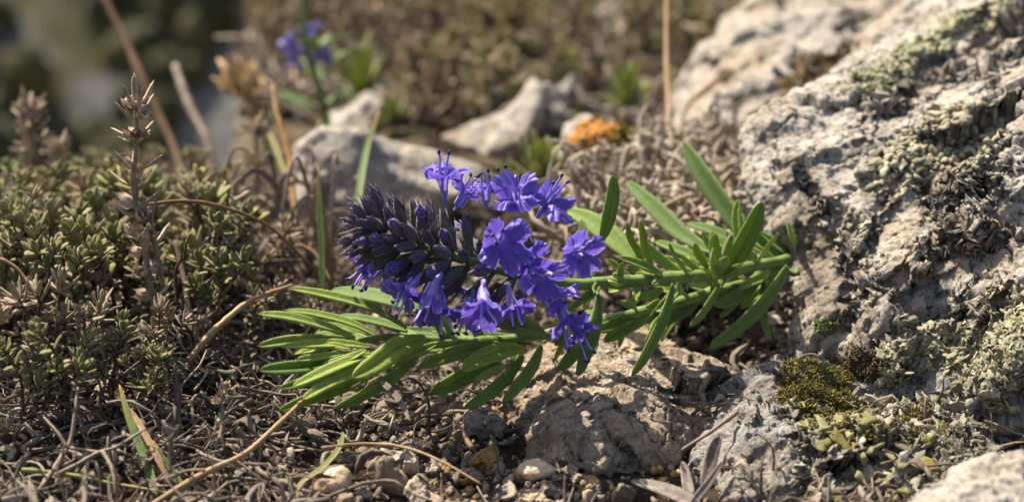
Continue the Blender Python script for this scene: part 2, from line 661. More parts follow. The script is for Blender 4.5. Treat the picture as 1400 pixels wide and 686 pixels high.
def calyx_mat():
    m = NT('hyssop_calyx')
    k, x, v = m.attr()
    co = m.coord()
    c = m.ramp(v, [(0, (.13, .17, .045)), (.28, (.10, .09, .055)), (.6, (.085, .05, .085)), (.85, (.14, .085, .17)), (1, (.28, .19, .33))])
    c = m.mix(m.math('MULTIPLY', k, .75), c, (.12, .14, .05))
    c = m.mix(m.ramp(m.noise(18, 5, .7, co), [(.52, 0.0), (.68, .5)]), c, (.24, .19, .36))
    nb = m.bump(m.noise(26, 5, .65, co), .7, .04)
    return m.finish(c, .55, nb, sheen=.45, sheen_tint=(.8, .75, 1), trans=.08, spec=.3)


M['calyx'] = calyx_mat()


def bud_mat():
    m = NT('flower_bud')
    co = m.coord()
    c = m.ramp(m.noise(5, 4, .6, co), [(.35, (.05, .03, .13)), (.6, (.10, .06, .25))])
    sp = m.voro(20, 'F1', co)
    c = m.mix(m.ramp(sp, [(.12, .75), (.32, 0.0)]), c, (.40, .36, .62))
    nb = m.bump(m.math('SUBTRACT', 1.0, sp), .8, .05)
    return m.finish(c, .5, nb, sheen=.5, sheen_tint=(.85, .8, 1), spec=.3)


M['bud'] = bud_mat()
_s = NT('plant_hair')
M['hair'] = _s.finish((.40, .36, .48), .5, trans=.4)


def lichen_mat(name, stops, under):
    m = NT(name)
    k, g, v = m.attr()
    co = m.coord()
    c = m.ramp(k, stops)
    c = m.mix(m.ramp(m.noise(9, 6, .7, co), [(.4, .6), (.56, 0.0)]), c, under)
    c = m.mix(m.math('MULTIPLY', g, .5), c, (.5, .5, .38))
    nb = m.bump(m.noise(15, 6, .65, co), .6, .05)
    return m.finish(c, .75, nb, spec=.2)


M['lichen_grey'] = lichen_mat('areolate_lichen', [(0, (.13, .115, .07)), (.4, (.25, .225, .14)), (.75, (.35, .32, .22)), (1, (.36, .28, .18))], (.12, .10, .065))
M['lichen_green'] = lichen_mat('pale_green_lichen', [(0, (.11, .09, .05)), (.3, (.20, .19, .11)), (.6, (.255, .255, .15)), (.85, (.36, .355, .23)), (1, (.22, .165, .10))], (.15, .14, .075))
M['lichen_mix'] = lichen_mat('crumpled_lichen', [(0, (.03, .021, .014)), (.35, (.085, .06, .04)), (.55, (.17, .145, .11)), (.70, (.36, .345, .30)), (.82, (.30, .32, .17)), (.9, (.14, .12, .028)), (1, (.21, .175, .035))], (.06, .05, .03))


def moss_mat(name, a, b, c2):
    m = NT(name)
    k, g, v = m.attr()
    c = m.ramp(k, [(0, a), (.5, b), (1, c2)])
    return m.finish(c, .7, trans=.25, sheen=.2, spec=.2)


M['moss'] = moss_mat('golden_moss', (.07, .06, .012), (.17, .145, .022), (.28, .22, .045))
M['moss_dark'] = moss_mat('brown_moss', (.045, .03, .015), (.11, .075, .03), (.22, .14, .05))
M['moss_green'] = moss_mat('green_moss', (.05, .08, .01), (.10, .15, .015), (.17, .22, .03))
_s = NT('orange_lichen')
_c = _s.ramp(_s.noise(2.5, 5, .6), [(.3, (.20, .12, .03)), (.45, (.42, .17, .025)), (.7, (.48, .26, .06))])
M['lichen_orange'] = _s.finish(_c, .75, _s.bump(_s.noise(9, 4), .4, .06))
_s = NT('seed')
_c = _s.ramp(_s.noise(9, 5, .6), [(.35, (.17, .11, .03)), (.65, (.33, .24, .075))])
M['seed'] = _s.finish(_c, .45, _s.bump(_s.noise(30, 3), .3, .02))
_s = NT('dry_bract')
k_, x_, v_ = _s.attr()
_w = _s.n('ShaderNodeTexWave', wave_type='BANDS', bands_direction='X')
_cx = _s.n('ShaderNodeCombineXYZ')
_s.l(x_, _cx.inputs[0])
_s.l(_s.math('MULTIPLY', v_, .05), _cx.inputs[1])
_s.l(_cx.outputs[0], _w.inputs['Vector'])
_w.inputs['Scale'].default_value = 3.2
_w.inputs['Distortion'].default_value = .6
_c = _s.ramp(_s.noise(6, 6, .65), [(.35, (.13, .10, .08)), (.5, (.24, .20, .165)), (.66, (.36, .31, .26))])
_c = _s.mix(_s.ramp(_w.outputs['Fac'], [(0, .5), (.4, 0.0)]), _c, (.09, .065, .05))
M['bract'] = _s.finish(_c, .6, _s.bump(_w.outputs['Fac'], .4, .03), trans=.12, spec=.3)


def soil_mat():
    m = NT('soil')
    co = m.coord()
    n = m.noise(2.2, 9, .72, co, .4)
    c = m.ramp(n, [(.3, (.022, .015, .010)), (.48, (.055, .038, .025)), (.62, (.11, .08, .055)), (.75, (.19, .15, .11))])
    sp = m.voro(6, 'F1', co)
    c = m.mix(m.ramp(sp, [(.15, .5), (.32, 0.0)]), c, (.2, .155, .11))
    # far away the ground is dry tan turf
    sx = m.n('ShaderNodeSeparateXYZ')
    m.l(co, sx.inputs[0])
    far = m.ramp(m.math('DIVIDE', sx.outputs[1], 60.0), [(.25, 0.0), (.6, 1.0)])
    c2 = m.ramp(m.noise(.35, 7, .7, co), [(.35, (.10, .085, .045)), (.5, (.23, .185, .11)), (.66, (.36, .3, .2))])
    c = m.mix(far, c, c2)
    nb = m.bump(m.noise(5, 9, .72, co), 1.0, .3)
    nb = m.bump(m.noise(22, 6, .7, co), .8, .08, nb)
    return m.finish(c, .9, nb, spec=.15)


M['soil'] = soil_mat()

# ------------------------------------------------------------------ the ground


def ground_exact(x, y):
    x = np.atleast_1d(np.asarray(x, float))
    y = np.atleast_1d(np.asarray(y, float))
    p = np.stack([x, y, np.zeros_like(x)], 1)
    z = 0.30 * fbm(p * .22, 3, 3) + .16 * fbm(p * .8, 3, 9)
    near = sstep(40, 20, np.hypot(x, y))
    z = z + near * .05 * fbm(p * 3.1, 3, 21)
    z = z + .95 * sstep(-2.5, -8.5, x) * sstep(-7, 1, y) * sstep(30, 12, y)      # cushion under the shrublets
    z = z + 1.2 * sstep(3, 12, x) * sstep(2, 18, y)                              # rises to the boulders
    z = z + 1.6 * sstep(-2, 8, x) * sstep(12, 60, y)
    z = z - .75 * np.exp(-((x - 2.3) / 2.6) ** 2 - ((y - 2.6) / 2.4) ** 2)       # hollow that holds the stone block
    s = np.minimum(-x - 6.9 - 0.127 * (y - 16), (y - 15) * .9)
    sl = np.where(s > 0, s, 0)
    drop = np.minimum(sl * sl / (sl + 1.2) * 6.0, 1500)
    s3 = np.maximum(y - 260, 0)
    drop = np.maximum(drop, np.minimum(s3 * s3 / (s3 + 60) * 1.0, 1500))
    return z - drop


_lx = np.arange(-32, 32.01, .16)
_ly = np.arange(-12, 62.01, .16)
_LX, _LY = np.meshgrid(_lx, _ly)
_LZ = ground_exact(_LX.ravel(), _LY.ravel()).reshape(_LX.shape)


def ground_h(x, y):
    """the same height, read from a table near the plant"""
    x = np.atleast_1d(np.asarray(x, float))
    y = np.atleast_1d(np.asarray(y, float))
    u = (x + 32) / .16
    v = (y + 12) / .16
    inside = (u >= 0) & (u < len(_lx) - 1.01) & (v >= 0) & (v < len(_ly) - 1.01)
    uc = np.clip(u, 0, len(_lx) - 1.01)
    vc = np.clip(v, 0, len(_ly) - 1.01)
    i, j = uc.astype(int), vc.astype(int)
    a, b = uc - i, vc - j
    z = (_LZ[j, i] * (1 - a) + _LZ[j, i + 1] * a) * (1 - b) + (_LZ[j + 1, i] * (1 - a) + _LZ[j + 1, i + 1] * a) * b
    if not inside.all():
        z[~inside] = ground_exact(x[~inside], y[~inside])
    return z


def gh(x, y):
    return float(ground_h(x, y)[0])


def axis(fine0, fine1, step, lo, hi, growth=1.16):
    a = list(np.arange(fine0, fine1 + 1e-6, step))
    s, v = step, fine1
    while v < hi:
        s *= growth
        v += s
        a.append(v)
    s, v = step, fine0
    b = []
    while v > lo:
        s *= growth
        v -= s
        b.append(v)
    return np.array(b[::-1] + a)


gx = axis(-17, 15, .11, -9000, 9000)
gy = axis(-8, 20, .11, -3000, 9000)
GX, GY = np.meshgrid(gx, gy)
V = np.stack([GX.ravel(), GY.ravel(), ground_exact(GX.ravel(), GY.ravel())], 1)
mb = MB()
mb.add(V, grid_quads(len(gy), len(gx), wrap=False))
tag(mb.build('ground', M['soil']), kind='structure')


def on_ground(px, py, lift=0.0):
    """where the view ray through a photograph pixel meets the ground"""
    ds = np.linspace(26, 120, 800)
    pts = CAM + ds[:, None] * (FW + (px - 700) / 1400 * FILM * RT + (343 - py) / 1400 * FILM * UP)
    h = ground_h(pts[:, 0], pts[:, 1])
    k = np.argmax(pts[:, 2] < h)
    p = pts[k].copy()
    p[2] = h[k] + lift
    return p


# ------------------------------------------------------------------ the far hillside across the valley
def hill_z(x, y):
    p = np.stack([x, y, 0 * x], 1)
    return -1650 + (y - 2500) * .85 + 240 * fbm(p * .0011, 4, 40) + 40 * fbm(p * .006, 3, 44)


hx = np.linspace(-6000, 6000, 160)
hy = np.linspace(2300, 8500, 120)
HX, HY = np.meshgrid(hx, hy)
mb = MB()
mb.add(np.stack([HX.ravel(), HY.ravel(), hill_z(HX.ravel(), HY.ravel())], 1), grid_quads(len(hy), len(hx), wrap=False))
m = NT('hillside')
co = m.coord()
c = m.ramp(m.noise(.0035, 6, .6, co), [(.40, (.05, .055, .024)), (.5, (.09, .085, .05)), (.56, (.13, .13, .125)), (.7, (.18, .178, .175))])
tag(mb.build('hillside', m.finish(c, .9, spec=.1)), kind='structure')
# shrubs and trees over there read as one dark mass
mb = MB()
tv, tq = sphere_t(5, 7)
n = 5200
x = rng.uniform(-2600, 1500, n)
y = rng.uniform(2900, 5200, n)
dens = fbm(np.stack([x, y, 0 * x], 1) * .0028, 3, 77)
kp = dens > -.02
x, y = x[kp], y[kp]
z = hill_z(x, y)
n = len(x)
tvn = tv[None] * (1 + .35 * rng.normal(size=(n, len(tv), 1)).clip(-1, 1))
sc = rng.uniform(22, 62, n)
scatter(mb, tvn, tq, None, np.stack([x, y, z + sc * .5], 1), np.tile([0, 0, 1.0], (n, 1)), np.stack([sc, sc, sc * 1.1], 1), rng.uniform(0, 6.28, n),
        np.stack([rng.uniform(0, 1, n), 0 * x, 0 * x], 1))
tag(mb.build('distant_scrub', moss_mat('dark_scrub', (.022, .030, .012), (.045, .055, .02), (.09, .085, .035))), 'dark green scrub on the pale hillside across the valley', 'scrub', kind='stuff')

# ------------------------------------------------------------------ rocks


def polar_dirs(pole, nth, nph):
    pole = nrm(pole)
    X = nrm(np.cross([0, 0, 1.0], pole))
    Y = np.cross(pole, X)
    s = np.linspace(0, 1, nth)
    th = PI * (0.80 * s + 0.20 * s ** 3)
    th[0] = 1e-3
    th[-1] = PI - 1e-3
    ph = np.arange(nph) / nph * 2 * PI
    d = np.cos(th)[:, None, None] * pole + np.sin(th)[:, None, None] * (np.cos(ph)[None, :, None] * X + np.sin(ph)[None, :, None] * Y)
    return d.reshape(-1, 3)


def grid_normals(V, nth, nph):
    G = V.reshape(nth, nph, 3)
    a = np.gradient(G, axis=0)
    b = np.roll(G, -1, 1) - np.roll(G, 1, 1)
    n = nrm(np.cross(a, b).reshape(-1, 3))
    n = n.reshape(nth, nph, 3)
    n[0] = nrm(n[1].mean(0))
    n[-1] = nrm(n[-2].mean(0))
    return n.reshape(-1, 3)


def rbf_radius(center, pts, dirs, eps=1.0, reg=1e-3):
    q = pts - center
    r = np.linalg.norm(q, axis=1)
    u = q / r[:, None]
    k = lambda A, B: np.sqrt(np.clip(2 - 2 * A @ B.T, 0, 4) + .004)
    A = k(u, u)
    n = len(u)
    S = np.zeros((n + 1, n + 1))
    S[:n, :n] = A - reg * np.eye(n)
    S[:n, n] = 1
    S[n, :n] = 1
    w = np.linalg.solve(S, np.concatenate([r, [0]]))
    out = np.empty(len(dirs))
    for i in range(0, len(dirs), 50000):
        out[i:i + 50000] = k(dirs[i:i + 50000], u) @ w[:n] + w[n]
    return out


def sculpt(center, pts, nth, nph, disp, seed=0):
    """a rock grown round control points, then worn by noise. disp: list of (fn(V, N) -> height)"""
    center = np.asarray(center)
    dirs = polar_dirs(CAM - center, nth, nph)
    r = rbf_radius(center, np.asarray(pts), dirs)
    r = np.clip(r, .15 * np.median(r), None)
    V = center + dirs * r[:, None]
    rec = np.zeros(len(V))
    for fn in disp:
        N = grid_normals(V, nth, nph)
        if (N * dirs).sum(1).mean() < 0:
            N = -N
        hgt = fn(V, N)
        hgt = hgt - np.median(hgt)
        V = V + N * hgt[:, None]
    N = grid_normals(V, nth, nph)
    if (N * dirs).sum(1).mean() < 0:
        N = -N
    return V, N, grid_quads(nth, nph)


def d_fbm(scale, amp, oct=5, seed=0, stretch=None, ridged=False, gain=.5):
    def fn(V, N):
        q = V * scale
        if stretch is not None:
            q = (V @ stretch.T) * scale
        return amp * fbm(q, oct, seed, gain, ridged)
    return fn


def d_facets(scale, amp, seed=0):
    """blocky steps: each cell pushed in or out, cracks between"""
    def fn(V, N):
        w = V + .35 / scale * np.stack([fbm(V * scale * .9, 3, seed + 5), fbm(V * scale * .9 + 7, 3, seed + 6), fbm(V * scale * .9 + 13, 3, seed + 7)], 1)
        f1, f2, c = voronoi(w * scale, seed)
        e = f2 - f1
        return amp * ((c - .5) * sstep(0, .25, e) - .75 * (1 - sstep(0, .07, e)))
    return fn


def d_chips(scale, amp, seed=0, stretch=None, wob=.18):
    def fn(V, N):
        q = V if stretch is None else V @ stretch.T
        q = q * scale + wob * np.stack([fbm(V * scale * 2.2 + k * 7, 3, seed + 5 + k) for k in range(3)], 1)
        return amp * chips(q, seed)
    return fn


def d_cracks(scale, amp, seed, width):
    def fn(V, N):
        w = V + .3 / scale * np.stack([fbm(V * scale * 1.3, 4, seed + 5), fbm(V * scale * 1.3 + 7, 4, seed + 6), fbm(V * scale * 1.3 + 13, 4, seed + 7)], 1)
        f1, f2, c = voronoi(w * scale, seed)
        return -amp * (1 - sstep(0, width, f2 - f1)) * sstep(-.1, .25, fbm(V * scale * .5, 2, seed + 9))
    return fn


def d_pits(scale, amp, seed=0, thr=.38):
    def fn(V, N):
        f1, f2, c = voronoi(V * scale, seed)
        mask = sstep(-.05, .3, fbm(V * scale * .22, 3, seed + 3))
        return -amp * sstep(thr, .05, f1) * mask
    return fn


def d_rough(scale, amp, seed=0):
    """crumbly pitted zones that come and go over smoother faces"""
    def fn(V, N):
        m = sstep(.05, .4, fbm(V * .55, 3, seed + 40))
        return amp * m * fbm(V * scale, 4, seed, .55, True)
    return fn


def pts_of(L):
    return np.array([P(*q) for q in L])


def rot_basis(a):
    """rows: stretched frame with first row along a"""
    a = nrm(a)
    b = nrm(np.cross([0, 0, 1.0], a))
    c = np.cross(a, b)
    return np.stack([a, b, c])


def ell(px, py, cx, cy, rx, ry, rot=0):
    c, s = math.cos(math.radians(rot)), math.sin(math.radians(rot))
    dx, dy = px - cx, py - cy
    u = (dx * c + dy * s) / rx
    v = (-dx * s + dy * c) / ry
    return np.sqrt(u * u + v * v)


def lobes(mb, V, N, mask_p, n, size, seed=0, flat=.45, elong=(1, 1.9), lift=.25, tone=(0, 1), tilt=.3, curl=0.0, pack=1.75, lob=.13):
    """cushiony lichen lobes seated on a rock surface"""
    r = np.random.default_rng(seed)
    p = np.clip(mask_p, 0, None)
    p = p / p.sum()
    idx = r.choice(len(V), n * 4, p=p)
    gap = size * pack
    cells, kept = {}, []
    for i in idx:
        key = tuple(np.floor(V[i] / gap).astype(int))
        near = False
        for dx in (-1, 0, 1):
            for dy in (-1, 0, 1):
                for dz in (-1, 0, 1):
                    for q in cells.get((key[0] + dx, key[1] + dy, key[2] + dz), ()):
                        if ((V[i] - q) ** 2).sum() < gap * gap:
                            near = True
                            break
        if near:
            continue
        cells.setdefault(key, []).append(V[i])
        kept.append(i)
        if len(kept) >= n:
            break
    idx = np.array(kept)
    n = len(idx)
    tv, tq = sphere_t(8, 14)
    tn = np.broadcast_to(tv, (n,) + tv.shape).copy()
    fi = np.arctan2(tv[:, 1], tv[:, 0])[None]
    pa_ = r.uniform(0, 6.28, (n, 3, 1))
    out_ = 1 + lob * (.9 * np.sin(2 * fi + pa_[:, 0]) + np.sin(3 * fi + pa_[:, 1]) + .8 * np.sin(5 * fi + pa_[:, 2]))
    tn[..., :2] *= np.clip(out_, .45, 1.8)[..., None]
    nz = r.normal(size=(n, 3, 3)) * .6
    d = np.clip(1 + .16 * np.sin(np.einsum('nij,kj->nki', nz * 3, tv)).sum(-1), .6, 1.4)
    tn[..., 2] = np.sign(tn[..., 2]) * np.abs(tn[..., 2]) ** .7
    tn = tn * d[..., None]
    if curl:
        tn[..., 2] += curl * (tn[..., 0] ** 2 + tn[..., 1] ** 2)
    s = size * np.exp(np.clip(r.normal(size=n), -1.6, 1.5) * .28)
    el = r.uniform(*elong, n)
    sc = np.stack([s * el, s, s * flat], 1)
    nn = nrm(N[idx] + r.normal(size=(n, 3)) * tilt)
    t = np.stack([r.uniform(*tone, n), r.uniform(0, .6, n), np.zeros(n)], 1)
    scatter(mb, tn, tq, None, V[idx] + N[idx] * (s * flat * lift)[:, None], nn, sc, r.uniform(0, 6.28, n), t)
    return idx


def moss_tufts(mb, V, N, mask_p, n, size, seed=0, spread=.55, width=.16):
    r = np.random.default_rng(seed)
    p = np.clip(mask_p, 0, None)
    p = p / p.sum()
    idx = r.choice(len(V), n, p=p)
    # a little bent spike, three sided
    z = np.array([0, .45, .8, 1.0])
    w = np.array([.5, 1, .7, .05])
    a = np.arange(3) / 3 * 2 * PI
    tv = np.stack([w[:, None] * np.cos(a) * width + (.25 * z ** 2)[:, None], w[:, None] * np.sin(a) * width, z[:, None] * np.ones(3)], -1).reshape(-1, 3)
    tq = grid_quads(4, 3)
    s = size * np.exp(r.normal(size=n) * .3)
    nn = nrm(N[idx] + r.normal(size=(n, 3)) * spread)
    t = np.stack([r.uniform(0, 1, n), 0 * s, 0 * s], 1)
    scatter(mb, tv, tq, None, V[idx], nn, s, r.uniform(0, 6.28, n), t)


# ---- the big boulder on the right
STR = rot_basis(P(1400, 60, 42) - P(1060, 240, 39)) * np.array([[.38], [1.0], [1.0]])
bc = P(1330, 320, 40.5)
bp = pts_of([
    (1045, 185, 38.4), (1050, 222, 37.6), (1082, 268, 37.0), (1108, 312, 36.5), (1138, 370, 35.9), (1152, 420, 35.2), (1140, 470, 34.8), (1148, 510, 34.5),
    (1130, 215, 37.2), (1150, 290, 36.2), (1195, 360, 35.2), (1210, 430, 34.4), (1220, 500, 33.9),
    (1100, 150, 39.4), (1160, 112, 40.4), (1220, 68, 41.6), (1268, 28, 43.0), (1308, -4, 44.2), (1360, -45, 46),
    (1200, 180, 37.4), (1250, 250, 35.7), (1262, 125, 39.0), (1330, 170, 36.4), (1330, 60, 41), (1400, 100, 38.0), (1400, 200, 35.4), (1330, 255, 35.0),
    (1300, 330, 34.9), (1260, 400, 34.4), (1340, 400, 33.7), (1400, 330, 33.9), (1400, 420, 32.8), (1300, 470, 33.5), (1380, 500, 32.2), (1450, 450, 32.3),
    (1500, 350, 33.6), (1500, 200, 36.0), (1500, 50, 40), (1250, 560, 34.2), (1350, 570, 33), (1460, 570, 32.4),
    (1130, 190, 44), (1190, 330, 42), (1330, 80, 51), (1480, 60, 51), (1400, 300, 50), (1280, 450, 43), (1620, 300, 42), (1560, 500, 40), (1400, 560, 42)])


def d_carve(lines):
    """weathered clefts and hollows: (polyline of pixels, width px, depth)"""
    def fn(V, N):
        px, py, dd = to_px(V)
        face = (N * nrm(CAM - V)).sum(1) > -.2
        q = np.stack([px, py], 1) + 9 * np.stack([fbm(V * 1.3, 4, 71), fbm(V * 1.3 + 9, 4, 72)], 1)
        h = np.zeros(len(V))
        for pl, wd, dep in lines:
            best = np.full(len(V), 1e9)
            for (x0, y0), (x1, y1) in zip(pl[:-1], pl[1:]):
                e = np.array([x1 - x0, y1 - y0], float)
                t = np.clip(((q - [x0, y0]) @ e) / (e @ e), 0, 1)
                best = np.minimum(best, np.linalg.norm(q - np.array([x0, y0]) - t[:, None] * e, axis=1))
            h = h - dep * np.exp(-(best / wd) ** 2) * face
        return h
    return fn


BV, BN, BQ = sculpt(bc, bp, 460, 900, [
    d_fbm(.3, .32, 3, 1, STR, ridged=True), d_chips(.42, .66, 8, STR), d_chips(1.0, .20, 9, STR), d_fbm(1.2, .06, 4, 12, STR, gain=.45),
    d_chips(2.6, .075, 10), d_rough(2.8, .03, 5), d_cracks(.5, .14, 64, .03), d_pits(2.0, .07, 61, .3), d_pits(5.5, .04, 63), d_fbm(7, .018, 3, 33),
    d_carve([([(1190, 145), (1260, 124), (1330, 97), (1420, 62)], 11, .42), ([(1285, 265), (1330, 262)], 26, .30), ([(1300, 325), (1350, 318)], 20, .30),
             ([(1152, 330), (1172, 400), (1160, 445)], 12, .35), ([(1205, 470), (1228, 440), (1300, 425), (1400, 395)], 10, .25), ([(1090, 235), (1130, 290), (1165, 315)], 10, .25),
             ([(1235, 230), (1205, 290), (1195, 340)], 9, .18), ([(1360, 120), (1345, 200), (1390, 230)], 8, .15)])])
bx, by, bd = to_px(BV)
vis = (BN * nrm(CAM - BV)).sum(1) > .0
front = np.clip((BN * nrm(CAM - BV)).sum(1), 0, 1)
nzp = fbm(BV * 1.1, 4, 91) * .55


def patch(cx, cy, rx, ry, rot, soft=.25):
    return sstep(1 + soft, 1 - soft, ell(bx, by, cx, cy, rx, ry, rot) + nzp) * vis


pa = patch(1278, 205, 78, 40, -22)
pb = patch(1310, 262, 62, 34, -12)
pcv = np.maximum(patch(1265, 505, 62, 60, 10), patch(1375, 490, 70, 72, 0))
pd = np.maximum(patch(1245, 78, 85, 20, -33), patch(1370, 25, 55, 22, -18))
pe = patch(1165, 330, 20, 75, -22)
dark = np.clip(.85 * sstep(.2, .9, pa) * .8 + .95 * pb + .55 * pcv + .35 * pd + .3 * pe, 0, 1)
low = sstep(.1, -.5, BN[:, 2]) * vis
brown = np.clip(patch(1112, 330, 46, 130, -18) * (.75 + nzp) * 1.1 + patch(1330, 425, 40, 22, -15) * .5 + patch(1235, 385, 30, 18, -20) * .4, 0, 1)  # brown stain, with shade of the lower left face painted in
dark = np.clip(dark + .95 * patch(1192, 505, 56, 38, 8, .4) + .8 * patch(1325, 320, 36, 26, -10) + .35 * patch(1190, 200, 46, 16, -25) + .4 * patch(1260, 110, 60, 10, -24), 0, 1)  # darkens foot gap, hollow and ledge; the crevice strip is painted shade
mb = MB()
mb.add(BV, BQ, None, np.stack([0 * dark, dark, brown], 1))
borg = P(1300, 540, 38)
boulder = tag(empty('limestone_boulder', borg), 'big grey limestone boulder with lichen crusts filling the right side', 'boulder')


def bpart(mb, name, mat):
    o = mb.build(name, mat, None, origin=borg)
    o.location = (0, 0, 0)
    o.parent = boulder
    return o


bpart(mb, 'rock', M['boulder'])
mb = MB()
lobes(mb, BV, BN, pa * front, 620, .078, 3, flat=.6, elong=(1, 1.55), tone=(.1, .9), pack=1.55)
lobes(mb, BV, BN, pb * front, 200, .042, 4, flat=.7, elong=(1, 1.4), tone=(.2, .8))
tag(bpart(mb, 'lichen_crust', M['lichen_grey']), kind='stuff')
mb = MB()
lobes(mb, BV, BN, pcv * front, 1700, .06, 5, flat=.32, elong=(1, 1.5), tone=(0, 1), curl=.22, pack=1.35, lift=.8, tilt=.42, lob=.24)
tag(bpart(mb, 'lichen_crust', M['lichen_green']), kind='stuff')
mb = MB()
lobes(mb, BV, BN, pd * front, 1800, .065, 6, flat=.3, lob=.22, pack=1.3, elong=(1, 1.8), tone=(.2, .9))
tag(bpart(mb, 'lichen_crust', M['lichen_green']), kind='stuff')
mb = MB()
lobes(mb, BV, BN, pe * front, 260, .05, 7, flat=.6, elong=(1, 1.6), tone=(.0, .9))
tag(bpart(mb, 'lichen_crust', M['lichen_grey']), kind='stuff')

pm = patch(1192, 505, 52, 34, 8, .4) * front
mb = MB()
moss_tufts(mb, BV, BN, pm * (.1 + (nzp > 0)), 1300, .06, 23, spread=.9, width=.3)
tag(bpart(mb, 'moss', M['moss_dark']), kind='stuff')

# ---- the rock behind it
sp = pts_of([
    (955, 175, 50), (968, 130, 50.5), (992, 90, 51.5), (1020, 48, 53), (1050, 15, 54), (1100, -12, 55), (1200, -15, 57), (1300, -40, 60),
    (1000, 190, 47.5), (1040, 205, 46.2), (1000, 140, 48.5), (1050, 100, 49.5), (1060, 150, 47.3), (1100, 60, 51), (1120, 130, 47), (1160, 60, 51), (1230, 30, 53),
    (1050, 260, 45.5), (1000, 240, 46.5), (1110, 240, 44.8), (970, 230, 48), (960, 260, 49),
    (1150, 200, 46), (1250, 150, 48), (1000, 180, 58), (1100, 60, 65), (1250, 0, 68), (1300, 200, 60), (1120, 330, 50), (1000, 320, 52), (1400, 100, 58)])
SV, SN, SQ = sculpt(P(1110, 150, 54), sp, 240, 420, [
    d_fbm(.3, .4, 3, 101, STR, ridged=True), d_chips(.3, .9, 108, STR), d_chips(.8, .15, 109), d_fbm(1.0, .12, 4, 112, STR), d_fbm(2.6, .05, 4, 131)])
sx_, sy_, sd_ = to_px(SV)
svis = ((SN * nrm(CAM - SV)).sum(1) > 0)
mm = sstep(1.25, .75, ell(sx_, sy_, 1150, 105, 62, 28, -28) + fbm(SV, 3, 9) * .5) * svis
mb = MB()
mb.add(SV, SQ, None, np.stack([0 * mm, mm * .9, 0 * mm], 1))
sorg = P(1100, 280, 52)
second = tag(empty('limestone_boulder', sorg), 'pale blurred boulder with brown moss behind the lichen boulder', 'boulder')


def part_at(mb, name, mat, org, par):
    o = mb.build(name, mat, None, origin=org)
    o.location = (0, 0, 0)
    o.parent = par
    return o


part_at(mb, 'rock', M['rock_back'], sorg, second)
mb = MB()
moss_tufts(mb, SV, SN, mm, 2600, .38, 14)
tag(part_at(mb, 'moss', M['moss_dark'], sorg, second), kind='stuff')

# ---- the block lying under the flower
up_ = pts_of([
    (683, 545, 34.6), (700, 505, 35.2), (745, 478, 36.2), (800, 462, 37.0), (870, 458, 37.6), (905, 470, 37.4), (925, 495, 36.4), (975, 515, 36.2), (1003, 545, 35.6), (998, 580, 34.6),
    (690, 600, 33.6), (720, 640, 32.6), (770, 655, 32.2), (830, 650, 32.0), (900, 625, 32.6), (960, 605, 33.4),
    (760, 500, 35.0), (765, 545, 33.7), (790, 600, 32.5), (830, 520, 34.2), (860, 570, 32.9), (930, 560, 33.5), (900, 520, 34.8), (720, 560, 33.9),
    (830, 700, 33.5), (900, 690, 34), (720, 690, 34), (750, 560, 38.5), (850, 540, 40), (950, 580, 38.5), (850, 660, 38)])
UV, UN, UQ = sculpt(P(845, 570, 35.6), up_, 300, 560, [
    d_chips(.42, .62, 205, None, .06), d_fbm(.6, .10, 3, 201), d_chips(1.2, .15, 206, None, .1), d_fbm(2.0, .06, 4, 212), d_chips(3.2, .03, 207), d_fbm(6, .02, 4, 214), d_pits(4.5, .04, 261), d_cracks(.75, .13, 208, .05), d_cracks(1.9, .05, 209, .08)])
mb = MB()
ucr = sstep(.05, .35, fbm(UV * .8, 4, 77)) * sstep(.3, -.4, UN[:, 2])  # patchy darkening on side and downward faces
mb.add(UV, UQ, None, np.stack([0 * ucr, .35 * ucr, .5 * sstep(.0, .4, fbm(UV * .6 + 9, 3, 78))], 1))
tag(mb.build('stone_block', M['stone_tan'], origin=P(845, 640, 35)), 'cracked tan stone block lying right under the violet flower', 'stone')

# ---- the mossy stone at the lower right
mp = pts_of([
    (985, 690, 31.0), (993, 650, 31.6), (1000, 610, 32.2), (1008, 570, 32.8), (1025, 535, 33.5), (1060, 510, 34.2), (1100, 502, 34.6), (1140, 515, 34.4), (1180, 540, 34.0), (1230, 560, 33.6), (1290, 580, 33.2), (1350, 600, 32.6), (1420, 600, 32.4),
    (1045, 560, 32.6), (1050, 600, 31.9), (1060, 640, 31.2), (1060, 690, 30.6), (1110, 560, 32.9), (1130, 600, 32.0), (1140, 650, 31.2), (1150, 700, 30.6), (1200, 590, 32.2), (1210, 640, 31.4), (1280, 620, 31.6), (1290, 670, 30.9), (1380, 650, 31.2), (1250, 710, 30.4),
    (1020, 740, 31), (1150, 760, 31.4), (1300, 760, 31.4), (1450, 700, 31), (1050, 560, 37), (1150, 560, 38), (1300, 600, 38), (1450, 620, 37), (1200, 720, 37)])
MV, MN, MQ = sculpt(P(1180, 650, 34.4), mp, 320, 620, [
    d_fbm(.5, .2, 3, 301), d_chips(.7, .4, 305), d_chips(1.8, .13, 306), d_fbm(2.0, .06, 4, 312, ridged=True), d_fbm(5, .03, 4, 313), d_pits(4.0, .07, 361)])
mx_, my_, md_ = to_px(MV)
mfr = np.clip((MN * nrm(CAM - MV)).sum(1), 0, 1)
mnz = fbm(MV * 1.2, 4, 393) * .6
moss_m = np.maximum(sstep(1.25, .8, ell(mx_, my_, 1112, 542, 54, 44, 12) + mnz), .8 * sstep(1.2, .9, ell(mx_, my_, 1185, 572, 75, 26, 8) + mnz * 2.2)) * mfr
lich_m = sstep(.0, 1, (mx_ - 1060 - .35 * (my_ - 560)) / 30 + mnz * 1.5) * mfr * sstep(540, 560, my_) * (1 - sstep(.2, .6, moss_m) * .9)
tanm = sstep(1.3, .7, ell(mx_, my_, 1040, 528, 32, 12, -20) + mnz * .6)
mb = MB()
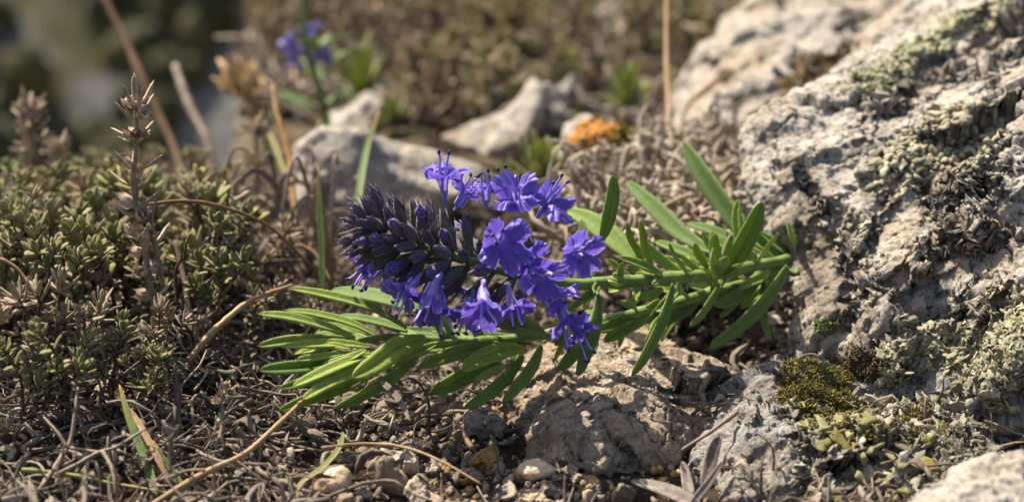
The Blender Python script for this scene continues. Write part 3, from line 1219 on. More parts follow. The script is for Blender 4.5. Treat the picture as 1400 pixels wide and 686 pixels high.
mb.add(MV, MQ, None, np.stack([0 * mnz, np.clip(.9 * sstep(.2, .8, lich_m) + .8 * moss_m, 0, 1), tanm * .4], 1))
morg = P(1160, 700, 34)
mossy = tag(empty('mossy_stone', morg), 'low grey stone with golden moss cap and crumpled lichen, lower right', 'stone')
part_at(mb, 'rock', M['stone_moss'], morg, mossy)
mb = MB()
moss_tufts(mb, MV, MN, moss_m * (1 + 3 * (ell(mx_, my_, 1112, 542, 62, 52, 12) < 1)), 15000, .085, 17, spread=.6)
tag(part_at(mb, 'moss', M['moss'], morg, mossy), kind='stuff')
mb = MB()
lobes(mb, MV, MN, lich_m, 3000, .058, 18, flat=.3, elong=(1, 2.0), tone=(0, .72), tilt=.8, curl=.45, lift=.9, pack=1.0, lob=.26)
lobes(mb, MV, MN, lich_m * (.15 + sstep(1250, 1120, mx_)), 190, .10, 19, flat=.34, elong=(1, 1.8), tone=(.88, 1), tilt=.5, lift=2.4, lob=.25, curl=.3, pack=1.2)
lobes(mb, MV, MN, lich_m, 230, .11, 20, flat=.22, elong=(1, 1.7), tone=(.5, .8), tilt=.5, curl=.5, lift=1.8, lob=.28)
tag(part_at(mb, 'lichen_crust', M['lichen_mix'], morg, mossy), kind='stuff')

# ---- soft foreground stone in the corner
cp = pts_of([(1235, 690, 27.8), (1270, 655, 28.2), (1320, 640, 28.4), (1380, 632, 28.4), (1440, 640, 28.2), (1300, 690, 27.4), (1380, 680, 27.4), (1300, 740, 27.2), (1400, 740, 27.0), (1500, 700, 27.8), (1250, 760, 28),
             (1300, 690, 30.4), (1400, 690, 30.6), (1380, 800, 29), (1500, 780, 29.5)])
cp = np.array(cp) + (P(1372, 361, 28) - P(1360, 343, 28))
CV, CN, CQ = sculpt(P(1382, 748, 29), cp, 120, 220, [d_fbm(.8, .2, 4, 401), d_facets(.9, .12, 405), d_fbm(3, .07, 4, 412)])
mb = MB()
mb.add(CV, CQ)
tag(mb.build('foreground_stone', M['rock_back'], origin=P(1370, 760, 29)), 'smooth blurred pale stone in the near lower right corner', 'stone')


def stone_mesh(seed, nth, nph, size, mode='angular', disp=None, flat=1.0, planes=11):
    """a loose stone round its own centre"""
    r = np.random.default_rng(seed)
    dirs = polar_dirs([.1, -.9, .4], nth, nph)
    n = nrm(r.normal(size=(planes, 3)))
    d = r.uniform(.72, 1.05, planes)
    dt = np.clip(dirs @ n.T, 1e-3, None)
    k = 9 if mode == 'angular' else 4
    rr = ((d / dt) ** -k).sum(1) ** (-1.0 / k)
    if mode == 'smooth':
        rr = 0.35 * rr / rr.mean() + .65
    V = dirs * rr[:, None]
    V = V * np.asarray(size)[None, :] / np.abs(V).max(0)
    sz = float(np.mean(size))
    for fn in (disp if disp is not None else [d_chips(1.3 / sz, .3 * sz, seed), d_fbm(1.2 / sz, .08 * sz, 4, seed), d_fbm(4 / sz, .04 * sz, 4, seed + 1)] if mode == 'angular' else [d_fbm(.9 / sz, .12 * sz, 3, seed), d_fbm(5 / sz, .015 * sz, 3, seed + 1)]):
        N = grid_normals(V, nth, nph)
        if (N * dirs).sum(1).mean() < 0:
            N = -N
        V = V + N * fn(V + seed * 3.3, N)[:, None]
    return V, grid_quads(nth, nph)


def place_stone(name, label, cat, px, py, rx, ry, d=None, seed=0, mode='angular', mat='pebble', tone=.4, nth=60, nph=90, group=None, deep=1.0, darken=0.0, disp=None, big=1.0):
    """centre seen at (px, py); rx, ry half sizes in photograph pixels"""
    if d is None:
        g = on_ground(px, py + ry * .7)
        d = float((g - CAM) @ FW) 
    s = FILM * d / 1400
    c = P(px, py, d)
    V, Q = stone_mesh(seed, nth, nph, (rx * s * big, (rx + ry) * .5 * s * deep * big, ry * s * 1.08 * big), mode, disp)
    t = np.tile([tone, 0, 0], (len(V), 1)).astype(float)
    t[:, 1] = np.clip(sstep(-.1, -.8, V[:, 2] / (ry * s)) * .8 + darken, 0, 1)  # darker towards the bottom, plus an even amount
    mb = MB()
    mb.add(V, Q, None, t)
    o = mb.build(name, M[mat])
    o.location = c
    return tag(o, label, cat, group)


# rocks in the middle distance
place_stone('background_rock', 'long pale rock blurred directly behind the flower spike', 'rock', 530, 262, 145, 118, 46.5, 501, mat='rock_back', nth=110, nph=160,
            disp=[d_fbm(.25, .3, 3, 5), d_chips(.35, .4, 6), d_fbm(1, .12, 4, 7)])
place_stone('background_rock', 'grey blurred rock above the upper flowers, left of the green rosette', 'rock', 690, 200, 84, 96, 53, 502, mat='rock_back', nth=80, nph=120, disp=[d_fbm(.25, .3, 3, 15), d_chips(.4, .35, 16), d_fbm(1, .1, 4, 17)])
place_stone('background_rock', 'dark grey rounded rock beside the orange lichen stone', 'rock', 768, 158, 55, 46, 58, 503, mat='stone_moss', nth=70, nph=100)
place_stone('background_rock', 'small white blurred stone under the yellow-green tuft', 'rock', 732, 105, 52, 46, 72, 504, 'smooth', mat='rock_back', tone=1)
place_stone('background_rock', 'small grey stone left of the white blurred stone', 'rock', 700, 165, 24, 26, 60, 505, 'smooth', mat='rock_back')
place_stone('background_rock', 'pale round stone at the top beside the second boulder', 'rock', 965, 12, 34, 30, 80, 506, 'smooth', mat='rock_back')
place_stone('background_rock', 'grey-white stone beneath the upper right green rosette', 'rock', 940, 95, 26, 34, 70, 507, mat='rock_back')
place_stone('background_rock', 'low grey stone behind the pale curled dry moss', 'rock', 870, 170, 50, 30, 56, 508, mat='stone_moss')
place_stone('background_rock', 'blurred grey stone at the top edge above the rosettes', 'rock', 880, 55, 30, 22, 85, 509, mat='rock_back')
# orange lichen stone
ols = FILM * 45.5 / 1400
V, Q = stone_mesh(521, 80, 120, (54 * ols, 45 * ols, 42 * ols), 'smooth', [d_fbm(.5, .3, 4, 5), d_fbm(1.6, .12, 4, 7)])
oc = P(812, 197, 45.5)
ost = tag(empty('lichen_stone', oc), 'small stone wearing an orange lichen patch and olive moss', 'stone')
mb = MB()
mb.add(V, Q)
mb.build('rock', M['rock_back'], ost)
ON = nrm(V)
px_, py_, _d = to_px(V + oc)
fr = (ON * nrm(CAM - oc)).sum(1) > -.1
mo = sstep(1.3, .8, ell(px_, py_, 817, 187, 30, 22, -30) + .4 * fbm(V * 1.2, 3, 4)) * fr
mg = sstep(1.2, .8, ell(px_, py_, 838, 208, 38, 24, -25) + .5 * fbm(V * 1.2, 3, 6)) * fr * (1 - mo)
mb = MB()
lobes(mb, V, ON, mo, 900, .085, 30, flat=.16, tilt=.05, pack=.8, lift=.0, lob=.3)
tag(mb.build('orange_lichen', M['lichen_orange'], ost), kind='stuff')
mb = MB()
moss_tufts(mb, V, ON, mg, 2600, .2, 31)
tag(mb.build('moss', M['moss'], ost), kind='stuff')

# ---- pebbles in front
PB = 'loose pebbles in front of the flower'
for a in [
    ('pebble', 'rough grey-brown pebble, largest of the loose pebbles in front', 534, 634, 38, 27, 601, 'angular', 'pebble', .35),
    ('pebble', 'smooth cream oblong pebble at the left of the loose pebbles', 461, 656, 35, 16, 602, 'smooth', 'smooth', 1),
    ('pebble', 'broad pale brown rough pebble cut by the bottom edge', 573, 674, 38, 17, 603, 'angular', 'pebble', .42),
    ('pebble', 'small grey-brown angular pebble right of the largest one', 588, 640, 20, 19, 604, 'angular', 'pebble', .3),
    ('pebble', 'ochre orange angular pebble near the cream round one', 664, 632, 27, 18, 605, 'angular', 'pebble', .6),
    ('pebble', 'smooth rounded cream pebble lit on top, below the stone block', 733, 642, 23, 15, 606, 'smooth', 'smooth', 1),
    ('pebble', 'crumbly brown lump leaning on the stone block, below the leaves', 661, 582, 27, 25, 607, 'angular', 'pebble', .15),
    ('pebble', 'tiny off-white chalky pebble between two big brown pebbles', 502, 672, 13, 14, 608, 'angular', 'pebble', .85),
    ('pebble', 'dark grey pebble cut by the bottom edge below the cream pebble', 690, 678, 22, 13, 609, 'angular', 'pebble', .22),
    ('pebble', 'pale flat crumbly pebble at the bottom edge, below the round cream pebble', 735, 682, 26, 10, 610, 'angular', 'pebble', .45),
    ('pebble', 'rusty brown pebble half buried among dry fibres under the leaf rosette', 560, 606, 22, 10, 611, 'angular', 'pebble', .1),
    ('pebble', 'brown flat pebble behind the largest one, under the leaf tips', 612, 560, 26, 16, 612, 'angular', 'pebble', .12),
]:
    nm, lb, px, py, rx, ry, sd, mo_, mt, tn_ = a
    place_stone(nm, lb, 'pebble', px, py, rx, ry, None, sd, mo_, mt, tn_, 70, 110, PB, big=1.14)
# many small ones
protos = []
for k in range(9):
    V, Q = stone_mesh(700 + k, 22, 30, (1, .9, .75), 'angular' if k % 3 else 'smooth')
    mb = MB()
    mb.add(V, Q, None, [[.05, .3, .1, .35, .0, .6, .15, .45, .8][k], .25, 0])
    protos.append(mb.mesh('small_pebble', M['pebble']))
sm = 0
while sm < 190:
    px = rng.uniform(430, 1010)
    py = rng.uniform(560, 690)
    if px > 700 and py < 640 and px < 990:
        continue
    if rng.random() > .25 + .75 * math.exp(-((px - 640) / 170) ** 2):
        continue
    g = on_ground(px, py)
    s = float(np.exp(rng.normal() * .42) * .115)
    o = bpy.data.objects.new('small_pebble', protos[rng.integers(9)])
    COL.objects.link(o)
    o.location = g + np.array([0, 0, s * .25])
    o.scale = (s * rng.uniform(.8, 1.3), s, s * rng.uniform(.7, 1.1))
    o.rotation_euler = rng.uniform(0, 6.28, 3)
    tag(o, 'pea-sized grey or brown pebble in the gravel at the bottom', 'pebble', 'tiny pebbles of the gravel')
    sm += 1
# grit: uncountable
mb = MB()
n = 13000
x = rng.uniform(-14, 14, n)
y = rng.uniform(-9, 6, n)
kp = rng.random(n) < .25 + .75 * np.exp(-((x + .5) / 3.5) ** 2)
x, y = x[kp], y[kp]
n = len(x)
tv, tq = sphere_t(5, 7)
tvn = tv[None] * (1 + .28 * rng.normal(size=(n, len(tv), 1)).clip(-1.2, 1.2))
sc = .035 * np.exp(rng.normal(size=n) * .45)
scatter(mb, tvn, tq, None, np.stack([x, y, ground_h(x, y) + sc * .4], 1), nrm(rng.normal(size=(n, 3))), np.stack([sc * 1.2, sc, sc * .8], 1), rng.uniform(0, 6.28, n),
        np.stack([rng.choice([.05, .15, .2, .3, .4, .45, .6, .8], n), rng.uniform(0, .5, n), 0 * x], 1))
tag(mb.build('grit', M['pebble'], smooth=False), 'fine soil crumbs and grit between the pebbles', 'grit', kind='stuff')

# ------------------------------------------------------------------ dry litter: curled strands and dead leaves


def strand(mb, p, length, r, curl, tone, flatz=.5, rise=0.0, n=9, sides=5, gy=0.0):
    a = rng.uniform(0, 2 * PI)
    el = rng.normal() * .25 + rise
    k = rng.normal() * curl
    ke = rng.normal() * curl * flatz
    st = length / (n - 1)
    pts = [np.zeros(3)]
    for i in range(n - 1):
        a += k * st + rng.normal() * .25
        el += ke * st + rng.normal() * .12
        pts.append(pts[-1] + st * np.array([math.cos(a) * math.cos(el), math.sin(a) * math.cos(el), math.sin(el)]))
    C = np.array(pts)
    C = C - C.mean(0)
    C = C + p
    C[:, 2] = np.maximum(C[:, 2], ground_h(C[:, 0], C[:, 1]) + r * .5)
    rr = r * (1 - .55 * np.linspace(-1, 1, n) ** 2 * rng.uniform(.3, 1)) * (1 + .15 * rng.normal(size=n))
    tube(mb, C, np.clip(rr, .008, None), sides, tone, .12)


mb = MB()
cnt = 0
_cx = np.stack([rng.uniform(-19, 12, 60000), rng.uniform(-9, 16, 60000), np.zeros(60000)], 1)
_cd = sstep(-.25, .25, fbm(_cx * .5, 2, 55))
for (x, y, _), _w in zip(_cx, _cd):
    if cnt >= 5000:
        break
    d = y * .956 + 33.5
    if abs(x) > .42 * d:
        continue
    w = .25 + .75 * (x < 0.2) if y < 1.5 else .7
    w *= .35 + .65 * _w
    if -3.6 < x < 4.2 and y < -1.0:
        w *= .05
    elif -3.6 < x < 4.2 and y < .5:
        w *= .5
    if ((x - 2.3) / 2.5) ** 2 + ((y - 1.8) / 2.6) ** 2 < 1:
        continue
    if rng.random() > w:
        continue
    lift = abs(rng.normal()) * .22
    L = rng.uniform(.5, 2.2)
    strand(mb, np.array([x, y, gh(x, y) + lift]), L, float(np.clip(np.exp(rng.normal() * .5) * .022, .008, .055)), rng.choice([.6, 1.6, 3.0]), (np.clip(rng.beta(2.0, 2.4), 0, 1), rng.random()))
    cnt += 1
# narrow dead leaves among them
for k in range(4300):
    x = rng.uniform(-18, 11)
    y = rng.uniform(-9, 12)
    if -3.5 < x < 4 and y < -.6 and rng.random() < .9 or ((x - 2.3) / 2.5) ** 2 + ((y - 1.8) / 2.6) ** 2 < 1:
        continue
    a = rng.uniform(0, 2 * PI)
    L = rng.uniform(.3, .75)
    c0 = np.array([x, y, gh(x, y) + abs(rng.normal()) * .22 + .03])
    dv = np.array([math.cos(a), math.sin(a), rng.normal() * .3])
    bow = rng.normal(size=3) * .14
    C = spline([c0, c0 + dv * L * .5 + bow, c0 + dv * L], 6)
    blade(mb, C, rng.uniform(.04, .09), .02, rng.normal(size=3) + [0, 0, 1], 6, np.clip(rng.beta(2, 2), 0, 1), None, .2, fold=rng.uniform(-.4, .8))
tag(mb.build('dry_litter', M['litter']), 'tangled grey-brown dry stems and dead leaves over the soil', 'litter', kind='stuff')

# pale curled dry moss behind the plant, between rock and boulder
mb = MB()
for k in range(620):
    px = rng.normal(905, 80)
    py = rng.uniform(175, 345)
    if px < 760 or px > 1060 or (px < 872 and py < 222):
        continue
    d = 46.5 - (py - 165) / 180 * 8.5 + rng.normal() * .5
    p = P(px, py, d)
    strand(mb, p, rng.uniform(1.0, 2.6), rng.uniform(.035, .085), rng.choice([1.2, 2.0, 2.8]), (rng.uniform(.6, 1.0), rng.random() * .6), flatz=.9, n=14, sides=6)
tag(mb.build('dry_moss_mat', M['litter']), 'mat of pale curled dry fronds behind the green leaves at the boulder foot', 'litter', kind='stuff')
# bank of earth and dead fronds that carries that mat
V, Q = stone_mesh(811, 70, 110, (5.0, 4.5, 2.2), 'smooth', [d_fbm(.4, .5, 4, 2), d_fbm(1.4, .25, 4, 3)])
mb = MB()
mb.add(V + P(915, 310, 46.5) + np.array([0, 1.2, -.7]), Q)
tag(mb.build('soil_bank', M['soil']), kind='structure')

# ------------------------------------------------------------------ shrublets (thyme-like)


def rosette(mb, tip, axis_, n, L, w, kind, spread=(.25, 1.15), ring=8, npt=6):
    ax = nrm(axis_)
    X = nrm(np.cross(ax, [.3, .9, .1]))
    Y = np.cross(ax, X)
    for k in range(n):
        f = (k + .5) / n
        a = k * 2.399 + rng.normal() * .2
        sp = spread[0] + (spread[1] - spread[0]) * f + rng.normal() * .1
        dv = math.cos(sp) * ax + math.sin(sp) * (math.cos(a) * X + math.sin(a) * Y)
        out = math.cos(a) * X + math.sin(a) * Y
        ll = L * (.65 + .5 * f) * rng.uniform(.8, 1.15)
        b = tip - ax * L * .5 * f
        C = spline([b, b + dv * ll * .5 - ax * ll * .03 + out * ll * .03, b + dv * ll + ax * ll * rng.normal() * .08], npt)
        blade(mb, C, w * rng.uniform(.8, 1.2), w * .42, ax - dv * .5, ring, np.clip(kind + rng.normal() * .1 + .12 * f, 0, 1), None, .5, roll=.3, fold=.25, tipp=.45)


def shrublet(seed, h, nbr, greenness, L=.44, w=.082, dead=0.44):
    global rng
    keep = rng
    rng = np.random.default_rng(seed)
    sm, lm = MB(), MB()
    lean = rng.normal(size=2) * .22 * h
    C = spline([[0, 0, -.5], [lean[0] * .1 + rng.normal() * .12, lean[1] * .1, h * .3], [lean[0] * .5 + rng.normal() * .12, lean[1] * .5 + rng.normal() * .1, h * .65], [lean[0], lean[1], h]], 16)
    tube(sm, C, np.linspace(.062, .028, 16), 7, (0, 0), .12)

    def dress(C, k0, k1, top, kind_hi):
        n = len(C)
        for i in range(k0, n - 1):
            f = (i - k0) / max(1, n - 1 - k0)
            T = nrm(C[min(i + 1, n - 1)] - C[i - 1])
            X = nrm(np.cross(T, [.2, 1, .1]))
            Y = np.cross(T, X)
            a0 = i * PI / 2 + rng.normal() * .3
            for q in (0, PI):
                if rng.random() < .22:
                    continue
                a = a0 + q
                deadl = f < dead * rng.uniform(.4, 1.4)
                kd = np.clip(rng.normal(.78, .13), .55, 1) if deadl else np.clip(kind_hi + rng.normal() * .12, 0, .6)
                el = rng.uniform(-.5, .5) if deadl else rng.uniform(.35, .95)
                out = math.cos(a) * X + math.sin(a) * Y
                dv = math.cos(el) * out + math.sin(el) * T
                ll = L * rng.uniform(.6, 1.0) * (.8 if deadl else 1)
                C2 = spline([C[i], C[i] + dv * ll * .5 + T * ll * .05, C[i] + dv * ll + T * ll * rng.normal(.08, .15)], 6)
                blade(lm, C2, w * rng.uniform(.7, 1.1) * (.75 if deadl else 1), w * .4, T - dv * .3, 8, kd, None, .5, roll=.3, fold=.3 if not deadl else .8, tipp=.45)
        rosette(lm, C[-1], nrm(C[-1] - C[-3]), top, L, w, kind_hi)
    dress(C, 4, 0, 8, greenness)
    for b in range(nbr):
        i = int(rng.integers(4, 12))
        a = rng.uniform(0, 2 * PI)
        bl = h * rng.uniform(.28, .5)
        dv = nrm([math.cos(a), math.sin(a), rng.uniform(.5, 1.2)])
        B = spline([C[i], C[i] + dv * bl * .5, C[i] + dv * bl * .85 + np.array([0, 0, bl * .3])], 9)
        tube(sm, B, np.linspace(.038, .02, 9), 6, (0, 0), .12)
        dress(B, 3, 0, 7, greenness + rng.normal() * .06)
    rng = keep
    return sm, lm


def shrub_proto(seed, *a, name='shrublet', mat='thyme', **k):
    sm, lm = shrublet(seed, *a, **k)
    t = empty(name)
    sm.build('stem', M['bark'], t)
    lm.build('foliage', M[mat], t)
    return t


protos = [shrub_proto(900 + k, *q) for k, q in enumerate([
    (2.3, 4, .12), (2.6, 5, .18), (2.0, 3, .1), (2.8, 5, .28), (2.4, 4, .2), (2.2, 5, .34), (2.7, 4, .14), (2.1, 4, .24)])]
dead_protos = [shrub_proto(930 + k, *q, dead=1.3, L=.40, w=.052) for k, q in enumerate([(2.0, 4, .75), (2.4, 5, .8), (1.8, 3, .72)])]
used = set()


def put_shrub(pr, px, py, d, label, group, spin=None, tilt=.14, hs=None, fix=None):
    """tip seen at (px, py) at distance d, rooted on the ground"""
    top = P(px, py, d)
    o = pr if id(pr) not in used else copy_tree(pr)
    used.add(id(pr))
    h0 = max(v[2] for v in pr['_top']) if '_top' in pr else pr['h']
    base = np.array([top[0] - rng.normal() * tilt, top[1] - rng.normal() * tilt, 0])
    base[2] = max(gh(base[0], base[1]), top[2] - 4.2) - .1
    s = max(.45, (top[2] - base[2]) / h0) if hs is None else hs
    o.location = base
    so = min(s, 1.25) * rng.uniform(.88, 1.05) if hs is None else s
    o.scale = (so, so, s)
    o.rotation_euler = (rng.normal() * .06, rng.normal() * .06, rng.uniform(0, 6.28) if spin is None else spin)
    return tag(o, label, 'shrublet', group)


for p_ in protos + dead_protos:
    zs = [0]
    for c_ in p_.children:
        co_ = np.empty(len(c_.data.vertices) * 3, np.float32)
        c_.data.vertices.foreach_get('co', co_)
        zs.append(co_.reshape(-1, 3)[:, 2].max())
    p_['h'] = float(max(zs)) - .1
GS = 'low grey-green shrublets at the left'
named = [
    (0, 135, 438, 32.4, 'isolated green-tipped shrublet sprig standing free above the dark litter, lower left'),
    (1, 110, 322, 34.5, 'grey-green rosette sprig right of the left edge, below the tallest mass'),
    (2, 72, 480, 32.0, 'yellowish budded sprig beside the isolated green-tipped one'),
    (3, 50, 325, 34.0, 'fat-leaved green rosette sprig nearest the left edge'),
    (4, 150, 292, 35.0, 'dark green rosette sprig just left of the tall dry seed stalk'),
    (6, 205, 470, 33.8, 'small dim sprig with few green leaves below the tall dry stalk'),
    (7, 225, 350, 35.3, 'small green sprig at the right foot of the tall dry stalk'),
    (2, 302, 392, 36.5, 'green shrublet sprig beside the leaning straw, left of the rosette leaves'),
    (5, 265, 208, 46, 'pale blurred shrublet sprig at the right end of the mass behind'),
    (3, 295, 240, 43, 'bushy blurred sprig right of the tall dry seed stalk'),
]
for k, px, py, d, lb in named:
    put_shrub(protos[k], px, py, d, lb, GS)
back_rows = []
for k in range(52):
    d = rng.uniform(38, 50)
    px = rng.uniform(-60, 330)
    back_rows.append((px, 205 + rng.uniform(0, 26) + (46 - d) * 2.0 + max(0, px - 230) * .15, d))
for k in range(34):
    d = rng.uniform(35, 39)
    px = rng.uniform(-60, 310)
    back_rows.append((px, rng.uniform(268, 345), d))
for k in range(16):
    d = rng.uniform(31.5, 35)
    px = rng.uniform(-50, 240)
    back_rows.append((px, rng.uniform(370, 480), d))
for px, py, d in back_rows:
    gl = ('blurred grey-green shrublet sprig in the rear of the mass at the left' if d > 38 else
          'grey-green shrublet sprig in the middle of the dense mass at the left' if d > 35 else 'brown-leaved shrublet sprig low in front of the mass at the left')
    pr = protos[rng.integers(8)] if rng.random() < (.86 if d > 35 else .45) else dead_protos[rng.integers(3)]
    put_shrub(pr, px, py, d, gl, 'shrublets massed at the left' if d > 35 else 'brown shrublets low at the left')
for k in range(26):
    px, py, d = rng.uniform(210, 440), rng.uniform(300, 420), rng.uniform(36, 42)
    put_shrub(dead_protos[rng.integers(3)], px, py, d, 'dead brown twiggy sprig between the shrublets and the flower', 'dead sprigs between shrublets and flower')

for k in range(18):
    px, py, d = rng.uniform(-20, 330), rng.uniform(235, 420), rng.uniform(33.5, 42)
    top_ = P(px, py, d)
    b_ = np.array([top_[0] + rng.normal() * .5, top_[1] + rng.normal() * .4, 0])
    b_[2] = gh(b_[0], b_[1])
    if top_[2] - b_[2] < .8:
        continue
    C = spline([b_, b_ * .6 + top_ * .4 + rng.normal(size=3) * .12, b_ * .25 + top_ * .75 + rng.normal(size=3) * .12, top_], 18)
    mb = MB()
    tube(mb, C - b_, np.linspace(.055, .022, 18), 6, (0, 0), .15)
    for q in range(3):
        i_ = int(rng.integers(6, 16))
        dv = nrm(rng.normal(size=3) + [0, 0, .9]) * rng.uniform(.3, .7)
        tube(mb, spline([C[i_] - b_, C[i_] - b_ + dv * .5 + rng.normal(size=3) * .05, C[i_] - b_ + dv], 8), np.linspace(.03, .015, 8), 5, (0, 0), .1)
    o = mb.build('twig', M['bark'] if k % 3 else M['straw_grey'])
    o.location = b_
    tag(o, 'bare woody twig standing up among the left shrublets', 'twig', 'bare twigs among the left shrublets')

# ------------------------------------------------------------------ dry seed stalks


def cup(mb, base, axis_, L, r, teeth=5, open_=.35, tone=.5, nth=9, nph=20, tooth=.35):
    """a little toothed calyx cup"""
    ax = nrm(axis_)
    X = nrm(np.cross(ax, [.31, .87, .2]))
    Y = np.cross(ax, X)
    ph = np.arange(nph) / nph * 2 * PI
    s = np.linspace(0, 1, nth)
    tooth_f = (np.abs(((ph / (2 * PI) * teeth + .5) % 1) - .5) * 2)         # 0 at tooth centre, 1 between
    Lp = L * (1 - tooth * tooth_f)
    rad = r * (np.interp(s, [0, .12, .4, .65, 1], [.15, .6, 1, .95, .95 + open_]))
    z = s[:, None] * Lp[None, :]
    tip = sstep(.6, 1, s)[:, None] * (1 - .0 * tooth_f)[None, :]
    # teeth narrow to points: pull the ring positions towards tooth centres near the end
    pc = (np.floor(ph / (2 * PI) * teeth + .5)) / teeth * 2 * PI
    phs = ph[None, :] + (pc - ph)[None, :] * tip * .8
    ra = rad[:, None] * np.ones(nph)
    V = base + z[..., None] * ax + ra[..., None] * (np.cos(phs)[..., None] * X + np.sin(phs)[..., None] * Y)
    V = V.reshape(-1, 3)
    t = np.stack([np.full(len(V), tone), np.tile(ph / 6.2832, nth), np.repeat(s, nph)], 1)
    mb.add(V, grid_quads(nth, nph), None, t)


def seed_stalk(name, label, path, whorls, mat, stem_mat, r=.045, size=1.0, leaves=True):
    C = spline(path, 40)
    t = tag(empty(name, C[0]), label, 'seed stalk')
    o3 = C[0]
    sm = MB()
    tube(sm, C - o3, np.linspace(r * 1.5, r * .8, 40), 7, (0, 0), .08)
    sm.build('stem', M[stem_mat], t)
    for (f, n, L, up) in whorls:
        i = int(np.clip(f * 39, 1, 38))
        T = nrm(C[i + 1] - C[i - 1])
        X = nrm(np.cross(T, [.2, .9, .1]))
        Y = np.cross(T, X)
        w = MB()
        for k in range(n):
            a = k / n * 2 * PI + rng.normal() * .25
            u_ = up + rng.normal() * .18
            out = math.cos(a) * X + math.sin(a) * Y
            dv = math.cos(u_) * out + math.sin(u_) * T
            b = C[i] - o3 + out * r
            ll = L * size * rng.uniform(.75, 1.2)
            if rng.random() < .55 or not leaves:
                cup(w, b, dv, ll, ll * .3, 5, rng.uniform(.1, .6), rng.random())
            else:
                C2 = spline([b, b + dv * ll * .7, b + dv * ll * 1.35 + T * ll * .25], 7)
                blade(w, C2, ll * .15, ll * .07, T - dv * .3, 8, rng.random(), None, .5, roll=.3, fold=.5, tipp=.4)
        w.build('seed_whorl', M[mat], t)
    return t


b0 = on_ground(215, 470)
seed_stalk('seed_stalk', 'tall dry brown seed stalk rising in focus above the left shrublets',
           [P(222, 470, 34.6), P(208, 400, 34.4), P(196, 330, 34.4), P(183, 260, 34.2), P(186, 200, 34.0), P(186, 140, 33.8)],
           [(.995, 5, .30, 1.15), (.94, 5, .27, .75), (.865, 6, .24, .45), (.845, 3, .2, .2), (.71, 4, .34, .45), (.63, 4, .26, .6), (.56, 2, .42, .45), (.50, 3, .28, .5), (.43, 4, .30, .45), (.37, 3, .36, .4), (.29, 4, .34, .35), (.2, 3, .3, .4)],
           'dryhead', 'straw_grey', .05, 1.25)
seed_stalk('seed_stalk', 'blurred greyish dry seed head at the far left above the shrublets',
           [P(70, 300, 45), P(60, 240, 45), P(48, 195, 45), P(40, 150, 45)],
           [(.98, 6, .42, 1.0), (.9, 7, .38, .5), (.78, 6, .36, .4), (.62, 8, .5, .3), (.48, 9, .55, .3), (.36, 8, .5, .4)], 'dryhead', 'straw_grey', .06)
seed_stalk('seed_stalk', 'short dry seed head beside the far left one, just over the shrublet leaves',
           [P(85, 290, 44), P(82, 240, 44), P(78, 196, 44)], [(.97, 6, .3, .8), (.85, 7, .3, .4), (.65, 6, .3, .3)], 'dryhead', 'straw_grey', .05)
t = seed_stalk('seed_stalk', 'golden dry seed head out of focus at the top left of the middle',
               [P(372, 300, 54), P(368, 215, 54), P(350, 160, 54), P(328, 112, 54)],
               [(.97, 8, .85, 1.0), (.86, 8, .8, .7), (.70, 6, .45, .4), (.55, 5, .4, .5)], 'dryhead_gold', 'grass_yellow', .07)
seed_stalk('seed_stalk', 'grey withered seed stalk below the golden seed head',
           [P(345, 330, 47), P(352, 260, 47), P(350, 190, 47), P(352, 178, 47)], [(.95, 6, .4, .8), (.75, 6, .4, .4), (.5, 6, .4, .3)], 'dryhead', 'straw_grey', .06)
seed_stalk('seed_stalk', 'little curled dead seed stalk low in the litter left of the rosette',
           [P(300, 600, 31.4), P(305, 572, 31.6), P(303, 545, 31.7), P(312, 532, 31.7)], [(.95, 6, .16, .8), (.8, 5, .15, .4), (.6, 6, .16, .4), (.3, 4, .16, .4)], 'dryhead', 'straw_grey', .03)

# ------------------------------------------------------------------ single grass stems, straws and twigs


def stem_thing(name, label, cat, pts, w, mat, flat=False, tip=.35, sides=8, lump=.04, up=(0, -1, .3), group=None):
    pts = [P(*q) for q in pts]
    C = spline(pts, 26)
    d = float((C.mean(0) - CAM) @ FW)
    r = w * .5 * FILM * d / 1400
    mb = MB()
    o = C[0].copy()
    if flat:
        s = np.linspace(0, 1, 26)
        blade(mb, C - o, r, r * .22, up, 10, .3, None, .4, fold=.35, base=.15, tipp=.75)
    else:
        q_ = np.linspace(0, 1, 26)
        C = C + r * .3 * np.stack([np.sin(q_ * 9 + len(label)), np.cos(q_ * 7 + len(label)), 0 * q_], 1) * np.minimum(q_ * 4, 1)[:, None]
        nodes = rng.uniform(.1, .9, 4)
        rr_ = np.linspace(r, r * tip, 26) * (1 + .35 * np.exp(-((q_[:, None] - nodes) / .025) ** 2).sum(1))
        tube(mb, C - o, rr_, sides, (0, 0), lump)
    ob = mb.build(name, M[mat])
    ob.location = o
    return tag(ob, label, cat, group)


stem_thing('dry_stalk', 'long brown stalk leaning out of the top left corner', 'stalk', [(268, 330, 52), (240, 205, 54), (190, 100, 55), (138, -12, 56)], 10, 'straw_brown', tip=.9)
stem_thing('dry_stalk', 'short grey stalk with blunt top right of the long leaning one', 'stalk', [(300, 300, 55), (284, 205, 56), (262, 148, 57), (238, 90, 58)], 11, 'straw_grey', tip=.9)
stem_thing('dry_stalk', 'orange-brown pointed stalk beside the golden seed head', 'stalk', [(408, 320, 43), (396, 225, 44), (384, 170, 44.5), (373, 118, 45)], 9, 'straw_orange', tip=.6)
stem_thing('grass_blade', 'green stalk leaning beside the orange-brown pointed stalk', 'grass', [(420, 330, 46), (398, 255, 48), (378, 205, 50), (362, 175, 51)], 8, 'grass_yellow', tip=.6)
stem_thing('grass_blade', 'yellow-green blade with orange tip rising in front of the pale rock', 'grass', [(486, 330, 41), (492, 260, 42), (503, 200, 43), (519, 150, 43.5)], 10, 'grass', True)
